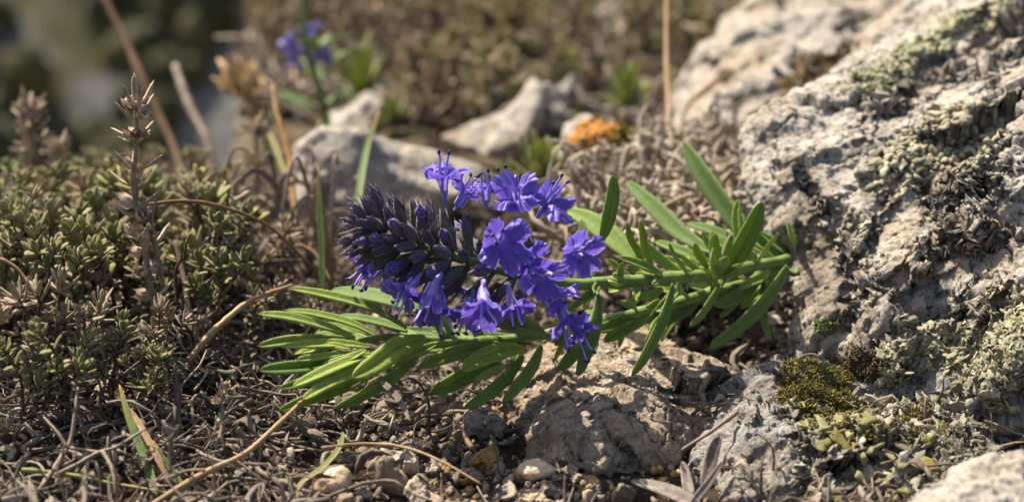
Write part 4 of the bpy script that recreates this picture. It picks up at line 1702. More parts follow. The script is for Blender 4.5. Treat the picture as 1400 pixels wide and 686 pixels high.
stem_thing('grass_blade', 'thin upright green blade left of the spike tip', 'grass', [(441, 405, 37.5), (440, 330, 37.8), (437, 280, 38), (435, 228, 38.2)], 9, 'grass', True)
stem_thing('dry_stalk', 'straight tan stalk crossing the top right of the middle', 'stalk', [(917, 215, 45), (914, 160, 46), (913, 80, 47), (911, -12, 48)], 9, 'straw', tip=.8)
stem_thing('dry_stalk', 'curved brown stalk arching next to the straight tan one', 'stalk', [(1000, 98, 50), (965, 122, 49), (938, 150, 48), (922, 200, 47)], 9, 'straw_brown')
stem_thing('dry_stalk', 'thin brown stem arching rightward from the tall seed stalk', 'stalk', [(196, 280, 34.6), (255, 275, 35), (310, 285, 35.6), (370, 312, 36.4), (430, 368, 37)], 5, 'straw_brown', tip=.8)
stem_thing('dry_stalk', 'tan straw slanting up to the left of the leaf rosette', 'stalk', [(258, 492, 33.2), (295, 450, 33.8), (340, 412, 34.6), (400, 390, 35.6)], 9, 'straw', tip=.7)
stem_thing('dry_stalk', 'long tan straw slanting across the lower left foreground', 'stalk', [(205, 692, 29.6), (276, 648, 30.4), (339, 617, 30.9), (385, 575, 31.6), (420, 540, 32.4)], 9, 'straw', tip=.7)
stem_thing('grass_blade', 'green and tan grass blade standing in the lower left foreground', 'grass', [(215, 680, 30.4), (200, 630, 30.9), (180, 580, 31.3), (163, 525, 31.7)], 13, 'grass', True)
stem_thing('grass_blade', 'tan dead blade crossing the standing green grass blade', 'grass', [(235, 660, 30.6), (212, 618, 30.9), (188, 575, 31.3), (168, 550, 31.6)], 10, 'straw', True)
stem_thing('grass_blade', 'green blade leaning right of the two crossed blades', 'grass', [(258, 680, 30.4), (240, 650, 30.7), (222, 625, 30.9), (208, 600, 31.2)], 10, 'grass', True)
stem_thing('grass_blade', 'green stem lying flat at the bottom left edge', 'stem', [(30, 642, 30.6), (95, 648, 30.6), (160, 662, 30.4), (235, 674, 30.2)], 8, 'grass_yellow')
stem_thing('dry_stalk', 'grey stalk leaning right, far behind at the top middle', 'stalk', [(553, 150, 76), (570, 85, 77), (588, 30, 78), (602, -10, 79)], 12, 'straw_grey', tip=.8)
stem_thing('dry_stalk', 'tan stalk leaning left, far behind at the top middle', 'stalk', [(556, 170, 70), (545, 110, 71), (530, 60, 72), (518, 5, 73)], 13, 'straw', tip=.8)
stem_thing('dry_stalk', 'short orange stalk lying blurred above the grey rock', 'stalk', [(615, 100, 66), (635, 112, 66), (662, 138, 65)], 15, 'straw_orange', tip=.8)
stem_thing('dry_stalk', 'thin tan stem curving over the pebbles at the bottom', 'stalk', [(440, 612, 31), (500, 606, 31.2), (555, 612, 31.1), (606, 632, 30.7), (657, 660, 30.3)], 5, 'straw', tip=.6)
stem_thing('grass_blade', 'olive blade curling down to the cream oblong pebble', 'grass', [(470, 592, 31.4), (462, 615, 31.0), (440, 640, 30.6), (410, 662, 30.3), (405, 690, 30)], 8, 'grass_yellow', True)
stem_thing('twig', 'grey straight twig leaning between the stone block and mossy stone', 'twig', [(1008, 563, 32.2), (975, 588, 31.8), (945, 606, 31.5), (928, 618, 31.4)], 7, 'straw_grey')
stem_thing('twig', 'short brown twig stuck upright below the crumbly brown lump', 'twig', [(645, 612, 31.2), (634, 592, 31.6), (622, 574, 32)], 8, 'straw_brown')
stem_thing('twig', 'thin reddish twig at the far left edge below the rosette sprigs', 'twig', [(-10, 350, 33.5), (25, 368, 33.4), (45, 400, 33.3), (52, 430, 33.3)], 6, 'straw_brown')
stem_thing('dry_stalk', 'grey-tan dead stalk bent in an arch in front of the pale rock', 'stalk', [(335, 390, 41), (322, 320, 41.5), (318, 250, 42), (330, 222, 42), (344, 228, 42)], 8, 'straw_grey')
stem_thing('dry_stalk', 'looping pale straw left of the thin upright green blade', 'stalk', [(352, 392, 38.5), (372, 350, 39), (400, 335, 39.4), (430, 345, 39.4), (452, 385, 39)], 7, 'straw')
stem_thing('dry_stalk', 'second pale loop of straw low beside the looping straw', 'stalk', [(310, 375, 39), (345, 362, 39), (390, 370, 39), (430, 392, 38.6)], 6, 'straw_grey')


def twig(name, label, paths, mat='straw_grey'):
    mb = MB()
    o = P(*paths[0][0][0])
    for pts, w in paths:
        C = spline([P(*q) for q in pts], 20)
        d = float((C.mean(0) - CAM) @ FW)
        r = w * .5 * FILM * d / 1400
        tube(mb, C - o, np.linspace(r, r * .55, 20), 7, (0, 0), .1)
    ob = mb.build(name, M[mat])
    ob.location = o
    return tag(ob, label, 'twig')


twig('twig', 'pale grey forked dead twig in the lower left foreground', [
    ([(55, 668, 30.2), (80, 630, 30.7), (96, 603, 31), (103, 560, 31.2), (106, 530, 31.4)], 8), ([(92, 612, 30.9), (78, 590, 31), (60, 570, 31.2)], 6)])
twig('twig', 'star-shaped pale dead twig lying right of the forked one', [
    ([(75, 650, 30.2), (110, 632, 30.4), (135, 618, 30.6), (160, 610, 30.7), (195, 588, 31)], 7), ([(140, 617, 30.5), (153, 640, 30.2), (160, 680, 29.9)], 7), ([(135, 618, 30.6), (100, 612, 30.9), (80, 610, 31)], 5)])
twig('twig', 'bare dark woody twig rising behind the isolated sprig', [([(60, 560, 32), (72, 520, 32.2), (50, 480, 32.4), (25, 440, 32.6)], 8), ([(66, 510, 32.2), (95, 540, 31.8), (120, 545, 31.7)], 7)], 'bark')
twig('twig', 'dark knobbly twig hanging over the litter left of the rosette', [([(240, 330, 36), (255, 400, 35.2), (262, 470, 34.5), (258, 520, 34)], 9), ([(258, 430, 35), (285, 450, 34.6)], 6)], 'bark')
twig('twig', 'dark branching twig in the middle of the left shade', [([(285, 300, 37.5), (300, 350, 37), (325, 395, 36.6)], 7), ([(305, 360, 37), (345, 350, 37)], 5)], 'bark')
# dead narrow leaves, each one big enough to see
for lb, pts, w in [
    ('broad grey dry leaf standing curled beside the mossy stone', [(962, 672, 30.8), (968, 640, 31.1), (976, 610, 31.3), (985, 596, 31.4)], 20),
    ('narrow grey dry leaf under the curled broad one', [(945, 688, 30.2), (968, 660, 30.6), (988, 630, 31.0)], 12),
    ('upright ribbed dry leaf left of the broad curled one', [(942, 678, 30.6), (938, 655, 30.9), (933, 630, 31.2)], 18),
    ('long ribbed dry leaf lying at the bottom edge by the seeds', [(958, 694, 30.2), (915, 672, 30.6), (862, 656, 31.1)], 22),
    ('pale bleached dry leaf lying low under the rosette', [(520, 520, 33), (545, 545, 32.6), (560, 575, 32.2)], 10),
    ('grey curled dead leaf below the boulder foot', [(1030, 520, 34.4), (1060, 505, 34.8), (1092, 508, 35)], 13),
    ('dead grey leaf arching above the moss cap', [(1080, 500, 34.6), (1110, 488, 34.5), (1135, 500, 34.3)], 12),
]:
    stem_thing('dry_leaf', lb, 'dead leaf', pts, w, 'bract', True, up=(.3, -.8, .6))
for lb, px, py in [('left yellow seed of the pair on the soil by the stone block', 898, 642), ('right yellow seed of the pair on the soil by the stone block', 925, 647), ('small single yellow seed at the foot of the stone block', 805, 665)]:
    g = on_ground(px, py + 5)
    mb = MB()
    k = .6 if 'single' in lb else 1
    tv, tq = sphere_t(14, 20)
    for sx in (-1, 1):
        mb.add(tv * np.array([.075, .10, .085]) * k * (1 + .1 * fbm(tv * 2 + sx, 2, 9))[:, None] + np.array([sx * .052 * k, .03 * sx, .06]), tq)
    tv2, tq2 = sphere_t(8, 10)
    o = mb.build('seed', M['seed'])
    o.location = g
    o.rotation_euler = (0, 0, rng.uniform(-.5, .5))
    tag(o, lb, 'seed')

# little bright green moss cushions in the shade
for lb, px, py, d, r, n in [('little green moss cushion in the shade at the boulder foot', 1128, 447, 34.9, .16, 500)]:
    tv, tq = sphere_t(12, 16)
    mb = MB()
    vv = tv * r * np.array([1.2, 1, .7])
    moss_tufts(mb, vv, tv, np.ones(len(tv)), n, .055, 55 + n, .4, .3)
    t = mb.build('moss_cushion', M['moss_green'])
    t.location = P(px, py, d)
    tag(t, lb, 'moss')
# scale-like brown debris between plant and boulder
mb = MB()
for k in range(420):
    px, py = rng.uniform(930, 1160), rng.uniform(380, 560)
    g = on_ground(px, py)
    if not (g[1] < 12) or (px < 1000 and py > 452):
        continue
    C0 = g + np.array([0, 0, abs(rng.normal()) * .2])
    dv = nrm(rng.normal(size=3) * [1, 1, .4]) * rng.uniform(.2, .55)
    C = spline([C0, C0 + dv * .5 + rng.normal(size=3) * .07, C0 + dv], 7)
    blade(mb, C, rng.uniform(.05, .12), .02, rng.normal(size=3) + [0, 0, 1], 7, np.clip(rng.beta(1.6, 3), 0, 1), None, .2, fold=rng.uniform(-.3, .9))
tag(mb.build('leaf_debris', M['litter']), 'dark brown crumbled dead leaves between the stem and the boulder', 'litter', kind='stuff')

# ------------------------------------------------------------------ background rosettes and scrub


def rosette_plant(name, label, px, py, d, rad, n, kind, seed, base_py=None):
    c = P(px, py, d)
    s = FILM * d / 1400
    t = tag(empty(name, c), label, 'plant')
    lm, sm = MB(), MB()
    for k in range(n):
        f = (k + .5) / n
        a = k * 2.399
        sp = .15 + 1.15 * f
        dv = np.array([math.sin(sp) * math.cos(a), math.sin(sp) * math.sin(a), math.cos(sp)])
        ll = rad * s * rng.uniform(.75, 1.2)
        b = np.array([0, 0, -rad * s * .5 * (1 + .5 * f)])
        C = spline([b, b + dv * ll * .6, b + dv * ll * 1.1 + np.array([0, 0, ll * .15])], 9)
        blade(lm, C, ll * rng.uniform(.13, .19), ll * .05, np.array([0, 0, 1]) - dv * .4, 8, np.clip(kind + rng.normal() * .12 + .1 * f, 0, 1), None, .4, roll=.2, fold=.3, tipp=.5)
    g = min(max(gh(c[0], c[1]) - c[2], -6), -.6)
    tube(sm, spline([[0, 0, g], [rng.normal() * .1, 0, g * .5], [0, 0, -rad * s * .35]], 10), np.linspace(.1, .07, 10) * s / .02, 7, (0, 0), .1)
    sm.build('stem', M['bark'], t)
    lm.build('foliage', M['thyme_far'], t)
    return t


for q in [
    ('blurred green rosette left of the straight tan stalk', 855, 118, 54, 44, 22, .05),
    ('blurred green rosette between the tan stalk and the second boulder', 965, 55, 66, 42, 20, .08),
    ('pale green rosette just above the right upper flowers', 738, 215, 45, 48, 22, .15),
    ('blurred fresh green tuft at the left behind the pale rock', 468, 150, 66, 42, 14, .05),
    ('yellow-green tuft over the small white stone', 740, 120, 70, 34, 16, .25),
    ('faint yellow-green tuft at the top middle', 762, 62, 84, 34, 16, .32),
    ('faint olive tuft at the top right of the middle', 832, 12, 90, 34, 16, .3),
    ('faint green tuft near the violet far flower', 432, 122, 74, 26, 12, .05),
    ('olive tuft at the top of the scrub behind the flower', 700, 20, 95, 32, 14, .35),
    ('yellow-green tuft at the orange lichen stone', 850, 195, 47, 26, 12, .3),
    ('small dull rosette in front of the grey blurred rock', 690, 235, 48, 26, 12, .35),
    ('dark green tuft in the gap right of the curved stalk', 985, 88, 60, 24, 12, .02),
]:
    rosette_plant('rosette_plant', *q, 0)

bg = [shrub_proto(960 + k, *q, name='scrub_plant', mat='thyme_far', L=.6, w=.10, dead=dd) for k, (q, dd) in enumerate([((3.2, 6, .55), .9), ((3.6, 6, .7), 1.2), ((3.0, 6, .36), .6), ((3.4, 7, .62), 1.0), ((3.0, 6, .42), .5)])]
for b in bg:
    b['h'] = 3.4
SG = 'dry scrub plants behind the flower'
for k, (px, py, d) in enumerate([(700, 78, 66), (540, 140, 60), (612, 60, 78), (655, 30, 88), (735, 20, 84), (790, 90, 70), (880, 20, 80), (480, 60, 70), (640, 160, 58), (915, 130, 60)]):
    top_ = P(px, py, d)
    gz = gh(top_[0], top_[1])
    lb = ['pale seed head over the grey rock', 'low pale seed head behind the long pale rock', 'small pale seed head high in the scrub', 'faint pale seed head near the top edge, middle', 'faint pale seed head at the top edge over the white stone',
          'pale seed head between the white stone and rosettes', 'faint pale seed head at the top edge right of the middle', 'pale seed head right of the violet far flower', 'small pale seed head on the rim of the grey rock', 'pale seed head beside the straight tan stalk'][k]
    st_ = seed_stalk('seed_stalk', 'blurred ' + lb, [(top_[0] + .4, top_[1], gz), (top_[0] + .2, top_[1], gz * .5 + top_[2] * .5), top_], [(.98, 7, .5, 1.0), (.9, 7, .5, .5), (.75, 4, .35, .4)], 'dryhead', 'straw_grey', .06, d / 60)
placed = 0
for k in range(1500):
    if placed >= 285:
        break
    y = 24 + 100 * rng.random() ** 1.4
    d = (y + 32.1) * .956
    px = rng.uniform(340, 1010) if k % 6 else rng.uniform(345, 390)
    x = (px - 700) / 1400 * FILM * d
    if 330 < px < 490 and y < 34 or px > 790 and y < 27:
        continue
    g = gh(x, y)
    if g < -4:
        continue
    # keep the rocks clear
    qx, qy, qd = to_px(np.array([[x, y, g + 2.0]]))
    if 390 < qx[0] < 680 and 150 < qy[0] < 330 and y < 30:
        continue
    k_ = rng.integers(5)
    pr = bg[k_]
    o = pr if id(pr) not in used else copy_tree(pr)
    used.add(id(pr))
    s = rng.uniform(.5, 1.0) * (1 + y / 140) * (1 if px < 700 else .8)
    o.location = (x, y, g - .2)
    o.scale = (s, s, s * rng.uniform(.8, 1.2))
    o.rotation_euler = (0, 0, rng.uniform(0, 6.28))
    tag(o, 'brown olive blurred scrub plant on the slope behind the flower', 'scrub plant', SG)
    placed += 1

# pale dry grass tufts among the scrub
for k in range(64):
    y = 30 + 75 * rng.random() ** 1.2
    d = (y + 32.1) * .956
    px = rng.uniform(345, 760)
    x = (px - 700) / 1400 * FILM * d
    g = gh(x, y)
    if g < -3 or (390 < px < 770 and y < 30):
        continue
    t = tag(empty('dry_grass_tuft', (x, y, g)), 'pale blurred tuft of thin dry grass among the scrub behind', 'grass tuft', 'dry grass tufts among the scrub')
    mb = MB()
    H = rng.uniform(2, 4.2) * (1 + y / 120)
    for b in range(int(rng.integers(10, 20))):
        a = rng.uniform(0, 6.28)
        l = rng.uniform(.1, .6)
        o_ = rng.normal(size=3) * [.5, .5, 0]
        h = H * rng.uniform(.4, 1.1)
        tip_ = o_ + np.array([math.cos(a) * l * h, math.sin(a) * l * h, h])
        tube(mb, spline([o_, o_ + (tip_ - o_) * .5 + [0, 0, h * .12], tip_], 8), np.linspace(.05, .02, 8) * (1 + y / 100), 5, (0, 0), 0)
    mb.build('blades', M[['straw', 'straw_grey', 'straw', 'grass_yellow'][k % 4]], t)

# pale cobbles and fresh little rosettes strewn over the same slope
mb = MB()
for k in range(2600):
    y = 15 + 85 * rng.random() ** 1.5
    d = (y + 32.1) * .956
    x = (rng.uniform(340, 1020) - 700) / 1400 * FILM * d
    g = gh(x, y)
    if g < -3 or (y < 26 and -11 < x < 2.5):
        continue
    f_ = 1 + y / 40
    strand(mb, np.array([x, y, g + abs(rng.normal()) * .35 * f_]), rng.uniform(1, 2.6) * f_, rng.uniform(.03, .07) * f_, rng.choice([.4, 1.0]) / f_, (np.clip(rng.beta(2.2, 1.8), 0, 1), rng.random()), rise=rng.uniform(0, .7), n=7, sides=4)
tag(mb.build('dry_litter', M['litter']), 'blurred dry stems and dead grass over the slope behind the flower', 'litter', kind='stuff')
cob = []
for k in range(6):
    V, Q = stone_mesh(840 + k, 30, 44, (1, .9, .7))
    mb = MB()
    mb.add(V, Q)
    cob.append(mb.mesh('background_cobble', M['rock_back']))
for k in range(64):
    y = 26 + 80 * rng.random() ** 1.3
    d = (y + 32.1) * .956
    px = rng.uniform(380, 1010)
    x = (px - 700) / 1400 * FILM * d
    g = gh(x, y)
    if g < -3 or (px < 460 and y < 40):
        continue
    o = bpy.data.objects.new('background_cobble', cob[k % 6])
    COL.objects.link(o)
    sz = rng.uniform(.5, 1.5) * (1 + y / 90)
    o.location = (x, y, g + sz * .15)
    o.scale = (sz * rng.uniform(.9, 1.5), sz, sz * rng.uniform(.7, 1.1))
    o.rotation_euler = (rng.normal() * .2, rng.normal() * .2, rng.uniform(0, 6.28))
    tag(o, 'pale blurred cobble lying on the scrubby slope behind the flower', 'stone', 'pale cobbles on the slope behind')
rp = []
for k in range(48):
    y = 24 + 70 * rng.random() ** 1.2
    d = (y + 32.1) * .956
    px = rng.uniform(470, 1010)
    x = (px - 700) / 1400 * FILM * d
    g = gh(x, y)
    if k < 3:
        o = rosette_plant('rosette_plant', '', px, 100, d, 34, 16, .12 + .1 * k, 0)
        rp.append(o)
    else:
        o = copy_tree(rp[k % 3])
    sz = rng.uniform(.4, .8) * (1 + y / 120)
    o.location = (x, y, g + sz * 1.4)
    o.scale = (sz, sz, sz)
    o.rotation_euler = (0, 0, rng.uniform(0, 6.28))
    tag(o, 'blurred light green sprig low on the slope behind the flower', 'plant', 'light green sprigs on the slope behind')
# pale straws between the shrublets and the flower
for k in range(34):
    px, d = rng.uniform(290, 470), rng.uniform(36.5, 44)
    p0 = P(px, 330, d)
    p0[2] = gh(p0[0], p0[1])
    a = rng.uniform(0, 6.28)
    hh = rng.uniform(.8, 3.2)
    e = np.array([math.cos(a), math.sin(a) * .6, 0]) * rng.uniform(.6, 2.2)
    C = spline([p0, p0 + e * .3 + [0, 0, hh * .6], p0 + e * .75 + [0, 0, hh], p0 + e * 1.3 + [0, 0, hh * rng.uniform(.3, 1.1)]], 16)
    mb = MB()
    if k % 2:
        tube(mb, C - p0, np.linspace(.05, .03, 16) * rng.uniform(.7, 1.4), 6, (0, 0), .08)
    else:
        blade(mb, C - p0, rng.uniform(.05, .1), .018, (0, -1, .4), 8, .3, None, .3, fold=.4, base=.15, tipp=.7)
    o = mb.build('dry_stalk', M[['straw', 'straw_grey', 'bract', 'straw_grey'][k % 4]])
    o.location = p0
    tag(o, 'pale bent straw among others between the shrublets and the flower spike', 'stalk', 'pale straws left of the flower spike')

# the violet flower far behind
fc = P(418, 74, 54)
t = tag(empty('wildflower', fc), 'violet wildflower blurred far behind at the upper left of the middle', 'flower')
mb = MB()
g = gh(fc[0], fc[1]) - fc[2]
tube(mb, spline([[.6, 0, g], [.5, 0, g * .5], [0, 0, .3], [.0, 0, 2.0]], 16), .12, 7, (0, 0), .05)
mb.build('stem', M['hstem'], t)
mb = MB()
for (px, py, r) in [(402, 62, .62), (403, 80, .55), (428, 44, .6), (440, 74, .5), (405, 70, .5)]:
    c = P(px, py, 54) - fc
    r = r * .78
    for k in range(7):
        dv = nrm(rng.normal(size=3) + [0, -.3, 0])
        C = spline([c, c + dv * r * .6, c + dv * r * 1.1 + [0, 0, -.1]], 7)
        blade(mb, C, r * .35, .03, rng.normal(size=3), 8, .5, None, .2)
m = NT('far_petal')
mb.build('petals', m.finish((.42, .35, .66), .5, trans=.4), t)
mb = MB()
for k in range(14):
    z = rng.uniform(min(g, -1.5) * .9, .5)
    a = rng.uniform(0, 6.28)
    b = np.array([.3, 0, z])
    dv = np.array([math.cos(a), math.sin(a), .6])
    blade(mb, spline([b, b + dv * .7, b + dv * 1.4 + [0, 0, -.2]], 7), .16, .04, (0, 0, 1), 8, .3, None, .3)
mb.build('leaves', M['hleaf'], t)

# ------------------------------------------------------------------ THE HYSSOP
ROOT = P(1098, 354, 36.4)
hy = tag(empty('flowering_plant', ROOT), 'leaning green plant with one dense violet-blue flower spike, in sharp focus', 'flowering plant')


def hpart(mb, name, mat, parent=None, origin=None):
    """build at an origin, parented under the plant (or under one of its parts)"""
    o_ = np.asarray(origin if origin is not None else ROOT)
    me = mb.mesh(name, mat, True, o_)
    o = bpy.data.objects.new(name, me)
    COL.objects.link(o)
    o.parent = parent if parent is not None else hy
    if parent is None:
        o.location = o_ - ROOT
    return o


AX = spline([P(1132, 392, 37.6), P(1104, 356, 36.8), P(1040, 362, 35.9), P(980, 374, 35.2), P(900, 382, 34.5), P(830, 386, 34.0), P(780, 388, 33.8), P(700, 372, 33.6), P(600, 345, 33.2), P(535, 322, 32.9), P(500, 312, 32.7)], 90)
mb = MB()
rr = np.interp(np.linspace(0, 1, 90), [0, .15, .3, .5, .7, 1], [.12, .115, .13, .125, .11, .05])
rr = rr * (1 + .28 * np.exp(-((np.linspace(0, 1, 90)[:, None] - np.array([.14, .27, .38, .47])) / .012) ** 2).sum(1))
tube(mb, AX, rr, 12, (0, 0), .035)
hpart(mb, 'stem', M['hstem'])
ST2 = spline([P(1128, 398, 37.6), P(1096, 362, 36.8), P(1030, 384, 35.9), P(960, 404, 35.3), P(890, 424, 34.9), P(820, 440, 34.5), P(740, 458, 34.3), P(660, 466, 34.1), P(580, 464, 33.8), P(530, 460, 33.5), P(490, 466, 33.2)], 90)
mb = MB()
tube(mb, ST2, np.interp(np.linspace(0, 1, 90), [0, .5, 1], [.11, .115, .06]) * (1 + .28 * np.exp(-((np.linspace(0, 1, 90)[:, None] - np.array([.15, .28, .42, .56, .7, .82])) / .012) ** 2).sum(1)), 12, (0, 0), .035)
hpart(mb, 'stem', M['hstem'])

def hairs_on(mb, pts, nn, L, n, r=.0035):
    r_ = np.random.default_rng(n + 7)
    idx = r_.integers(0, len(pts), n)
    tv = np.array([[r, 0, 0], [-r * .5, r * .87, 0], [-r * .5, -r * .87, 0], [0, 0, 1.0]])
    T = np.array([[0, 1, 3], [1, 2, 3], [2, 0, 3]])
    d = nrm(nn[idx] + r_.normal(size=(n, 3)) * .35)
    ll = L * r_.uniform(.6, 1.3, n)
    scatter(mb, tv, None, T, pts[idx], d, np.stack([np.ones(n), np.ones(n), ll], 1), r_.uniform(0, 6, n), np.zeros((n, 3)))


mb = MB()
for CV_ in (AX, ST2):
    tube(mb, CV_[:9], np.linspace(.19, .135, 9), 10, (0, 0), .10)
hpart(mb, 'woody_base', M['bark'])
# leaves: tip, base, width px, bow px, kind 0 dark .. 1 bright (leaf tone, light and shade partly painted in), facing
LV = [
    # left rosette
    ((394, 394, 31.6), (556, 448, 33.0), 23, -10, .55, (-.1, -.35, 1)),
    ((353, 429, 31.0), (486, 462, 32.4), 22, -8, .55, (0, -.4, 1)),
    ((389, 424, 32.0), (525, 464, 32.9), 18, -10, .65, (0, -.3, 1)),
    ((421, 443, 32.6), (500, 462, 33.0), 16, -4, .5, (0, -.4, 1)),
    ((352, 473, 32.0), (484, 464, 32.5), 21, -4, .25, (0, -.8, .6)),
    ((384, 474, 31.0), (506, 474, 32.3), 20, -5, .85, (0, -.5, 1)),
    ((355, 506, 31.0), (466, 490, 32.2), 24, 5, .4, (0, -.9, .7)),
    ((381, 531, 30.9), (484, 494, 32.0), 18, 4, .35, (0, -.9, .5)),
    ((400, 528, 30.6), (510, 484, 32.0), 22, -4, .85, (0, -.6, .9)),
    ((414, 546, 30.5), (526, 484, 32.2), 23, -3, .65, (.1, -.7, .8)),
    ((381, 561, 31.0), (516, 505, 32.4), 20, 5, .4, (.1, -.9, .5)),
    ((458, 558, 31.5), (570, 488, 32.7), 20, 6, .2, (.2, -.9, .4)),
    ((482, 516, 30.9), (582, 462, 32.4), 36, -4, .75, (.1, -.9, .7)),
    ((452, 397, 34.4), (582, 428, 34.0), 34, -8, .2, (0, -.4, .9)),
    ((540, 450, 34.0), (702, 460, 33.9), 24, 0, .12, (0, -.6, .8)),
    ((571, 503, 32.0), (684, 470, 33.1), 26, -6, .5, (.1, -.8, .7)),
    ((631, 506, 31.6), (716, 476, 32.9), 30, -8, .75, (.1, -.8, .7)),
    ((588, 537, 32.6), (688, 500, 33.4), 32, -4, .2, (.1, -.9, .4)),
    ((634, 558, 31.8), (716, 486, 33.0), 22, 8, .5, (.2, -.9, .4)),
    ((687, 549, 31.9), (740, 472, 33.1), 21, 10, .4, (.3, -.9, .2)),
    ((680, 444, 31.4), (746, 458, 32.6), 30, -6, .35, (0, -.8, .8)),
    ((650, 520, 32.2), (690, 498, 32.9), 14, 0, .75, (0, -.8, .6)),
    ((405, 492, 31.2), (470, 482, 31.9), 13, 0, .95, (0, -.8, .6)),
    ((412, 482, 31.4), (478, 476, 31.9), 13, -2, 1.0, (0, -.6, .8)),
    ((402, 484, 31.6), (470, 470, 32.1), 13, -3, .9, (0, -.5, .9)),
    ((440, 500, 31.2), (500, 478, 31.9), 15, 0, .9, (0, -.7, .8)),
    ((430, 456, 32.2), (520, 470, 32.6), 18, -5, .75, (0, -.4, .9)),
    ((460, 432, 33.2), (556, 452, 33.4), 18, -5, .4, (0, -.4, .9)),
    ((505, 440, 33.4), (575, 462, 33.2), 18, -4, .5, (0, -.4, .9)),
    ((560, 478, 32.4), (640, 468, 33.1), 20, 3, .45, (0, -.8, .6)),
    ((516, 500, 32.2), (596, 470, 32.9), 20, 4, .45, (0, -.8, .6)),
    ((590, 452, 33.2), (668, 464, 33.5), 18, -3, .6, (0, -.5, .9)),
    # right half
    ((933, 194, 38.4), (1048, 345, 36.6), 42, 10, .22, (-.7, -.6, .3)),
    ((856, 247, 37.6), (972, 345, 35.9), 33, 8, .3, (-.4, -.5, .8)),
    ((839, 239, 33.4), (822, 330, 34.0), 26, 6, .28, (-.5, -.8, .1)),
    ((876, 301, 34.0), (893, 366, 34.4), 14, 4, .4, (-.5, -.7, .3)),
    ((858, 304, 34.3), (880, 362, 34.5), 14, 3, .4, (-.5, -.7, .3)),
    ((1042, 276, 34.0), (992, 374, 35.0), 34, 6, .35, (-.3, -.9, .2)),
    ((1010, 272, 35.8), (1012, 340, 35.8), 18, 3, .6, (-.4, -.8, .2)),
    ((938, 305, 36.8), (1034, 346, 36.2), 26, -6, .25, (0, -.5, .9)),
    ((776, 288, 36.4), (868, 356, 35.2), 40, -8, .22, (-.2, -.6, .8)),
    ((863, 514, 33.0), (920, 388, 34.0), 22, 10, .3, (.5, -.8, .1)),
    ((970, 474, 34.6), (1076, 364, 36.0), 28, 12, .28, (.5, -.8, .2)),
    ((943, 446, 34.3), (984, 388, 35.0), 15, 4, .35, (.4, -.8, .1)),
    ((789, 514, 32.4), (818, 400, 33.6), 30, 6, .12, (.6, -.7, .1)),
    ((762, 506, 33.6), (806, 440, 34.0), 26, 5, .2, (.4, -.8, .2)),
    ((826, 466, 34.4), (902, 410, 34.9), 26, 4, .25, (.2, -.8, .5)),
    ((888, 446, 34.9), (962, 400, 35.3), 28, 4, .25, (.2, -.8, .5)),
    ((846, 352, 34.0), (906, 376, 34.4), 18, -3, .6, (0, -.6, .8)),
    ((862, 410, 34.0), (906, 394, 34.4), 18, 2, .55, (.1, -.8, .5)),
    ((976, 418, 35.0), (1036, 386, 35.8), 24, 4, .3, (.2, -.8, .5)),
    ((950, 332, 35.0), (968, 368, 35.2), 14, 2, .7, (-.4, -.8, .3)),
    ((893, 352, 35.0), (956, 372, 35.1), 20, -3, .5, (0, -.6, .8)),
    ((895, 330, 36.0), (960, 362, 35.6), 22, -4, .4, (0, -.5, .9)),
    ((940, 350, 35.4), (946, 376, 35.2), 12, 2, .8, (-.3, -.8, .3)),
    ((975, 316, 35.5), (972, 360, 35.4), 14, 2, .6, (-.4, -.8, .3)),
    ((1000, 330, 35.2), (1040, 362, 35.8), 16, -3, .45, (0, -.6, .8)),
    ((1010, 395, 35.2), (1052, 368, 35.9), 16, 2, .3, (.2, -.8, .5)),
    ((795, 300, 35.0), (812, 380, 34.4), 24, 5, .18, (-.5, -.8, .2)),
    ((812, 452, 34.2), (880, 424, 34.8), 22, 3, .3, (.2, -.8, .5)),
]
_r = np.random.default_rng(321)
for CV_, fs in ((AX, (.13, .17, .22, .27, .31, .35, .40, .44, .48, .52)), (ST2, (.14, .18, .22, .28, .33, .38, .43, .5, .56, .63, .7, .76))):
    for f in fs:
        for q in range(3):
            c = CV_[int(f * 89)]
            T_ = nrm(CV_[int(f * 89) + 1] - CV_[int(f * 89)])
            a = _r.uniform(0, 6.28)
            X_ = nrm(np.cross(T_, [0, .2, 1]))
            dv = nrm(T_ * _r.uniform(.3, 1.1) + .9 * (math.cos(a) * X_ + math.sin(a) * np.cross(T_, X_)) + [0, 0, .25])
            e = c + dv * (_r.uniform(.9, 1.7) if f < .36 else _r.uniform(.45, .95))
            if e[1] > 5.5 or e[0] > 6.2:
                e = c + dv * .5
            pb_, pe_ = to_px(c[None]), to_px(e[None])
            LV.append(((pe_[0][0], pe_[1][0], pe_[2][0] - (1.25 if pe_[0][0] < 760 else 0)), (pb_[0][0], pb_[1][0], pb_[2][0] - (.75 if pe_[0][0] < 760 else 0)),
                       _r.uniform(10, 17) * (1.25 if f < .36 else 1), _r.uniform(-5, 5), _r.uniform(.3, .85), (_r.normal() * .3, -.6, .7)))
